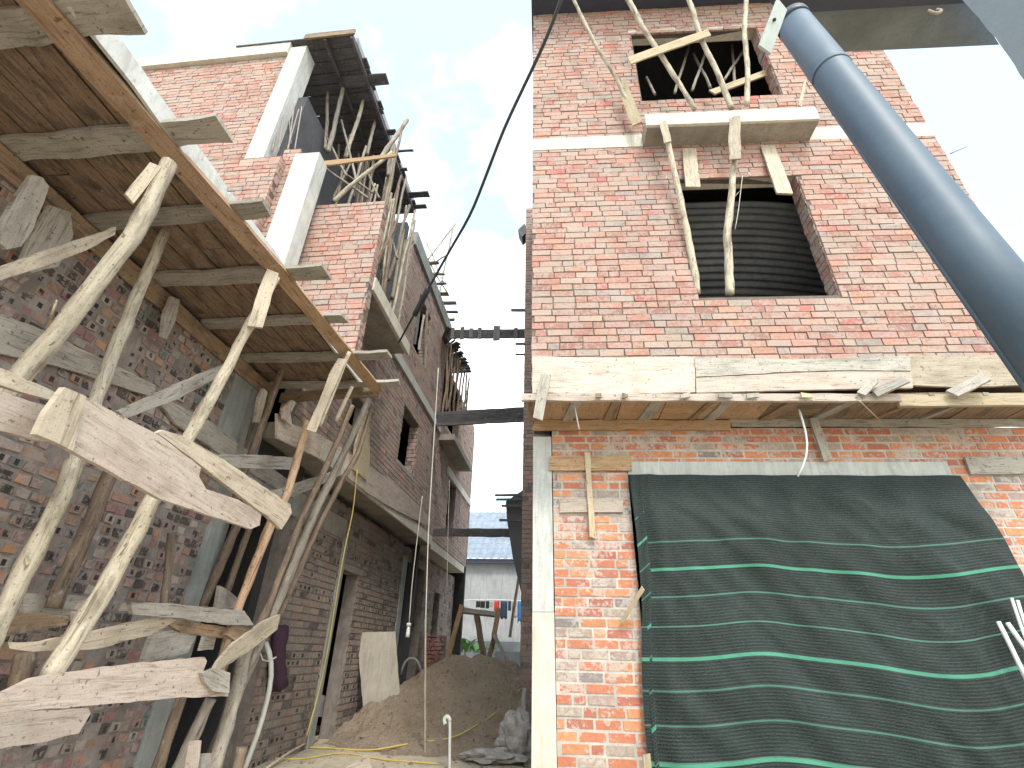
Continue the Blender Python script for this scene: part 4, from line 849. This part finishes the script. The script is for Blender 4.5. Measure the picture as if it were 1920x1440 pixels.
board('dark_beam', [(1418, -60), (1840, -70), (1812, 6), (1640, 16), (1500, 24), (1446, 8)], 'Z', 4.05, 'dark_paint', .03, AW, 0)
board('tarp_sheet', [(1786, -40), (2000, -60), (2000, 270), (1926, 158), (1868, 72), (1800, -5)], 'Z', 4.0, 'blue_tarp', .012, AW, .002)
hk = PD(1740, 20, 1.95); tube('hook', [hk, hk + Vector((.02, .0, -.03)), hk + Vector((.05, 0, -.01)), hk + Vector((.045, .01, .02))], .006, 'rebar', AW, 8, step=.01)

# cables
def cable(name, label, cat, pts, r, mat, **k): return tag(tube(name, pts, r, mat, None, 7, **k), label, cat)
far = P(748, 642, 'X', -2.4)
cb = [PD(1062, -30, 3.6), PD(1030, 62, 3.7), PD(988, 150, 3.9), PD(945, 240, 4.1), PD(918, 312, 4.3), PD(884, 400, 4.6), PD(836, 482, 5.1), PD(790, 565, 5.7), far]
cable('black_cable', 'thick black cable sagging across the sky to the left balcony', 'cable', cb, .0135, 'black_rubber')
cable('cable_splice', 'dark wrapped splice of the black cable near the upper window', 'splice', [PD(803, 540, 5.5), PD(790, 566, 5.65), PD(778, 590, 5.8)], .035, 'black_rubber')
cable('plumb_string', 'thin yellow cord hanging from the ledge down past the narrow door', 'cord', [P(x, y, 'X', -2.85) for x, y in ((670, 880), (662, 960), (648, 1020), (630, 1120), (618, 1200), (600, 1290), (575, 1380))], .007, 'yellow_cord')
cable('white_rope', 'long straight white rope hanging in the middle of the alley', 'rope', [P(x, y, 'Y', 7.2) for x, y in ((822, 690), (812, 850), (803, 1000), (798, 1170))], .009, 'white_cord')
tag(tube('wooden_rod', [P(798, 1160, 'Y', 7.2), P(797, 1300, 'Y', 7.2), P(797, 1460, 'Y', 7.2)], .014, 'wood_cream', None, 8), 'thin upright rod at the foot of the white rope', 'rod')
BL = thing('hanging_bulb', 'small bulb in a white holder hanging on a cord before the tall opening', 'lamp', tuple(P(767, 1170, 'Y', 7.6)))
tube('cord', [P(x, y, 'Y', 7.6) for x, y in ((792, 930), (781, 1020), (772, 1100), (767, 1168))], .006, 'white_cord', BL, 6)
q = P(767, 1168, 'Y', 7.6); tube('holder', [q, q - Vector((0, 0, .04))], .03, 'white_plastic', BL, 12, .036)
tube('bulb', [q - Vector((0, 0, .04)), q - Vector((0, 0, .08)), q - Vector((0, 0, .13)), q - Vector((0, 0, .18))], .022, 'glass_bulb', BL, 12, .030)
cable('thin_wire', 'thin wire hanging in front of the far left house', 'wire', [P(x, y, 'Y', 8.6) for x, y in ((843, 900), (840, 1000), (838, 1100))], .005, 'white_cord')
def gpt(x, y, extra=.01):
    d = ray(x, y); t_ = 1.0
    for _ in range(4000):
        q = EYE + d * t_
        g = ground_h(q.x, q.y)
        if -3.28 < q.x < -.18 and 6.6 < q.y < 14.2: g = max(g, pile(q.x, q.y))
        if q.z < g + extra: return q
        t_ += .01
    return q
cable('power_cord', 'yellow cord snaking over the ground in front of the sand heap', 'cord', [gpt(x, y, .015) for x, y in ((480, 1405), (520, 1400), (600, 1402), (700, 1408), (760, 1395), (850, 1385), (920, 1345), (975, 1295), (990, 1270))], .011, 'yellow_cord')
cable('power_cord', 'second yellow cord loop low in the yard near the pole feet', 'cord', [gpt(x, y, .012) for x, y in ((470, 1418), (560, 1425), (640, 1410), (720, 1425), (820, 1432))], .009, 'yellow_cord')
cable('white_hose', 'white bent hose standing against the bottom left props', 'hose', [P(x, y, 'Y', 5.6) for x, y in ((498, 1205), (509, 1225), (510, 1270), (500, 1320), (482, 1380), (455, 1450))], .026, 'white_cord', bumpy=.1)
cable('wire_loop', 'thin pale wire looped around the props by the white hose', 'wire', [P(x, y, 'Y', 5.2) for x, y in ((488, 1225), (484, 1245), (500, 1250), (518, 1232))], .007, 'white_cord')
cable('fallen_stick', 'thin stick lying on the ground between hose and sand', 'stick', [gpt(500, 1440, .03), gpt(540, 1412, .06), gpt(598, 1380, .05)], .012, 'wood_cream')
GN = thing('standpipe', 'short white standpipe with a bent top in front of the sand', 'pipe', tuple(P(843, 1440, 'Y', 6.5)))
tube('pipe', [P(x, y, 'Y', 6.5) for x, y in ((843, 1470), (843, 1400), (844, 1360), (843, 1348))], .016, 'white_plastic', GN, 10, step=.05)
tube('elbow', [P(x, y, 'Y', 6.5) for x, y in ((844, 1352), (842, 1344), (836, 1342), (832, 1350), (835, 1358))], .021, 'white_plastic', GN, 10, step=.02)
# plywood and arch
tag(board('plywood_sheet', [(669, 1186), (741, 1184), (749, 1300), (715, 1330), (681, 1330)], 'Y', 8.55, 'plywood_board', .018, None, .003, n=None), 'pale plywood sheet leaning on the brick wall beside the sand', 'board')
cable('bent_pipe', 'bent grey pipe arching over the sand before the tall opening', 'pipe', [P(x, y, 'Y', 9.9) for x, y in ((752, 1265), (754, 1245), (764, 1232), (776, 1230), (787, 1240), (790, 1262))], .022, 'concrete_grey')
BS = thing('brick_stack', 'small stack of red bricks at the far door', 'bricks', tuple(P(815, 1250, 'Y', 12.3)))
bp = P(815, 1245, 'Y', 12.2)
brickwork('stacked_bricks', bp + Vector((-.22, 0, -.4)), UX, (0, -1, 0), .4, .95, [], BS, 'brick_fresh', [((.32, .10, .08), 1), ((.25, .09, .08), 1)], seed=70, relief=.1, jit=.01)
boxes('stack_core', [((bp.x - .22, bp.y, bp.z - .4), (.4, 0, 0), (0, .2, 0), (0, 0, .95))], 'mortar_dark', BS)
tag(board('broken_block', [(588, 1320), (600, 1304), (622, 1322), (608, 1345), (590, 1344)], 'Y', 8.2, 'sack_cloth', .12, None, .01), 'small pale broken block at the left foot of the sand', 'rubble')
# trestle
TR = thing('timber_trestle', 'rough timber trestle standing behind the sand heap', 'trestle', tuple(P(890, 1240, 'Y', 11.6)))
for a, b, w_, mt, yy in (((866, 1134), (836, 1245), .10, 'wood_orange', 11.4), ((893, 1150), (908, 1240), .12, 'wood_brown', 11.8), ((935, 1140), (925, 1195), .10, 'wood_orange', 11.4), ((928, 1190), (912, 1250), .09, 'wood_brown', 11.5), ((926, 1190), (978, 1294), .07, 'wood_grey', 11.2)):
    plank('leg', P(*a, 'Y', yy), P(*b, 'Y', yy), w_, mt, .06, (0, -1, 0), TR, .008)
plank('top_rail', P(862, 1142, 'Y', 11.45), P(934, 1152, 'Y', 11.45), .10, 'wood_grey', .08, (0, -1, .4), TR, .008)
# laundry at the rear house
tag(tube('washing_line', [P(852, 1126, 'Y', 21), P(920, 1124, 'Y', 21), P(1010, 1128, 'Y', 21)], .018, 'white_cord', None, 5), 'washing line strung in front of the grey rear wall', 'line')
for i, (x0, x1, y1, mt, cn) in enumerate(((893, 900, 1139, 'black_cloth', 'black cloth at the left end of the washing line'), (901, 909, 1140, 'black_cloth', 'second black cloth from the left on the washing line'), (911, 917, 1141, 'black_cloth', 'third black cloth on the washing line'), (919, 924, 1138, 'sack_cloth', 'small pale cloth next to the red shirt'),
                                     (927, 936, 1146, 'red_cloth', 'red shirt hanging in the middle of the washing line'), (939, 951, 1160, 'navy_cloth', 'long navy garment right of the red shirt'), (953, 958, 1145, 'navy_cloth', 'narrow navy cloth between two garments'), (960, 970, 1158, 'sack_cloth', 'pale shirt left of the bright blue one'), (971, 984, 1166, 'blue_cloth', 'bright blue garment at the right end of the line'))):
    a, b = P(x0, 1127, 'Y', 21), P(x1, y1, 'Y', 21); V, Fc = [], []
    for j in range(7):
        for k in range(7):
            for dy in (0, .05): V.append((a.x + (b.x - a.x) * k / 6 * (1 + .08 * noise.noise((j, i, 0))), 20.97 + dy + .03 * math.sin(k * 2.1 + i), a.z + (b.z - a.z) * j / 6 * (1 + .06 * math.sin(k * 1.9 + i))))
    idx = lambda j, k, s: (j * 7 + k) * 2 + s
    for j in range(6):
        for k in range(6): Fc += [(idx(j, k, 0), idx(j, k + 1, 0), idx(j + 1, k + 1, 0), idx(j + 1, k, 0)), (idx(j, k, 1), idx(j + 1, k, 1), idx(j + 1, k + 1, 1), idx(j, k + 1, 1))]
    for e in range(6): Fc += [(idx(0, e, 0), idx(0, e, 1), idx(0, e + 1, 1), idx(0, e + 1, 0)), (idx(6, e, 0), idx(6, e + 1, 0), idx(6, e + 1, 1), idx(6, e, 1)), (idx(e, 0, 0), idx(e + 1, 0, 0), idx(e + 1, 0, 1), idx(e, 0, 1)), (idx(e, 6, 0), idx(e, 6, 1), idx(e + 1, 6, 1), idx(e + 1, 6, 0))]
    tag(mk('laundry', V, Fc, mt, None, None, True), cn, 'laundry', 'washing on the line at the rear house')
tag(tube('scaffold_pole', [P(981, 1050, 'Y', 16), P(982, 1140, 'Y', 16), P(980, 1232, 'Y', 16)], .05, 'pole_grey', None, 8), 'grey pole standing upright at the alley end, right of the laundry', 'pole')
tag(tube('scaffold_pole', [P(976, 1062, 'Y', 17), P(962, 1150, 'Y', 17), P(956, 1195, 'Y', 17)], .05, 'pole_brown', None, 8), 'dark pole leaning in front of the laundry at the alley end', 'pole')
tag(boxes('garden_wall', [((-2.45, 18.2, GZ - .1), (4, .2, 0), (0, .2, 0), (0, 0, 1.25))], 'painted_low', None, .005), 'low dark wall at the alley end behind the sand heap', 'wall')
# broad-leaved plant
PL = thing('leafy_plant', 'bright green broad-leaved plant at the foot of the rear wall', 'plant', tuple(P(870, 1232, 'Y', 19)))
c0 = P(872, 1222, 'Y', 19); V, Fc, U = [], [], []
for i in range(16):
    th = i * 2.4; el = .5 + .7 * random.random(); ln = random.uniform(.45, .8); d = Vector((math.cos(th) * math.cos(el), math.sin(th) * math.cos(el), math.sin(el))); s = d.cross(Vector((0, 0, 1))).normalized(); st_ = c0 + Vector((random.uniform(-.35, .5), random.uniform(-.2, .2), 0)); k0 = len(V)
    for j in range(7):
        f = j / 6; q = st_ + d * ln * f - Vector((0, 0, .35 * f * f * ln)); ww = .13 * math.sin(math.pi * min(1, f * .9 + .08)); V += [q - s * ww, q - Vector((0, 0, .03)), q + s * ww]
    for j in range(6): a = k0 + j * 3; Fc += [(a, a + 1, a + 4, a + 3), (a + 1, a + 2, a + 5, a + 4)]
mk('leaves', V, Fc, 'leaf_green', PL, None, True)
tube('stem', [c0 - Vector((0, 0, .9)), c0 + Vector((0, 0, .1))], .03, 'leaf_green', PL, 6)
# sacks in the foreground
def blob(name, label, cat, c, sz, mat, seed_, fold=.25):
    V, Fc = [], []; n1_, n2_ = 28, 16
    for j in range(n2_ + 1):
        ph = math.pi * j / n2_
        for i in range(n1_):
            th = 2 * math.pi * i / n1_; d = Vector((math.sin(ph) * math.cos(th), math.sin(ph) * math.sin(th), math.cos(ph)))
            f = 1 + fold * noise.noise(d * 2.1 + Vector((seed_, 0, 0))) + fold * .6 * abs(noise.noise(d * 5 + Vector((seed_, 3, 0))))
            V.append(Vector(c) + Vector((d.x * sz[0], d.y * sz[1], d.z * sz[2])) * f)
    for j in range(n2_):
        for i in range(n1_): a = j * n1_ + i; b_ = j * n1_ + (i + 1) % n1_; Fc.append((a, a + n1_, b_ + n1_, b_))
    return tag(mk(name, V, Fc, mat, None, None, False), label, cat)
g0 = gpt(968, 1418); blob('cement_sack', 'crumpled pale sack lying at the corner of the right house', 'sack', g0 + Vector((-.02, .1, .15)), (.22, .2, .26), 'sack_cloth', 3, .5)
g0 = gpt(925, 1425); blob('cement_sack', 'flattened torn sack beside the crumpled one', 'sack', g0 + Vector((0, 0, .03)), (.3, .18, .07), 'sack_cloth', 8, .6)
q = P(982, 1300, 'Y', 8.0); tag(tube('hanging_cloth', [P(985, 1290, 'Y', 8), P(982, 1330, 'Y', 8), P(982, 1360, 'Y', 8)], .03, 'sack_cloth', None, 12, .05, .02, .5), 'pale rag hanging by the sand near the right corner', 'cloth')
q = P(520, 1190, 'Y', 5.6); tag(tube('work_jacket', [P(530, 1175, 'X', -3.2), P(522, 1200, 'X', -3.18), P(518, 1250, 'X', -3.2), P(520, 1290, 'X', -3.2)], .07, 'purple_cloth', None, 14, .10, .03, .6), 'dark purple jacket hanging on the brick pier by the dark doorway', 'jacket')
tag(board('torn_paper', [(640, 1445), (690, 1412), (700, 1448), (660, 1470)], 'Y', 6.0, 'wood_cream', .01, None, .004), 'pale torn board on the ground at the bottom edge', 'board')
# rubble scattered on the ground
rng = random.Random(5)
V, Fc = [], []
for i in range(900):
    x = rng.uniform(-3.1, -.4); y = rng.uniform(5.2, 13.5); g = max(ground_h(x, y), pile(x, y) if y > 6.6 else 0); s = rng.uniform(.006, .026) * (1 if rng.random() < .9 else 1.8); k = len(V)
    for (a, b, c) in ((1, 0, 0), (-1, 0, 0), (0, 1, 0), (0, -1, 0), (0, 0, .8), (0, 0, -.8)): V.append((x + a * s * rng.uniform(.6, 1.3), y + b * s * rng.uniform(.6, 1.3), g + c * s * rng.uniform(.6, 1.2)))
    for f in ((0, 2, 4), (2, 1, 4), (1, 3, 4), (3, 0, 4), (2, 0, 5), (1, 2, 5), (3, 1, 5), (0, 3, 5)): Fc.append(tuple(k + q_ for q_ in f))
tag(mk('gravel', V, Fc, 'earth_rut'), 'small clods and brick chips strewn over the sand and yard', 'rubble', kind='stuff')
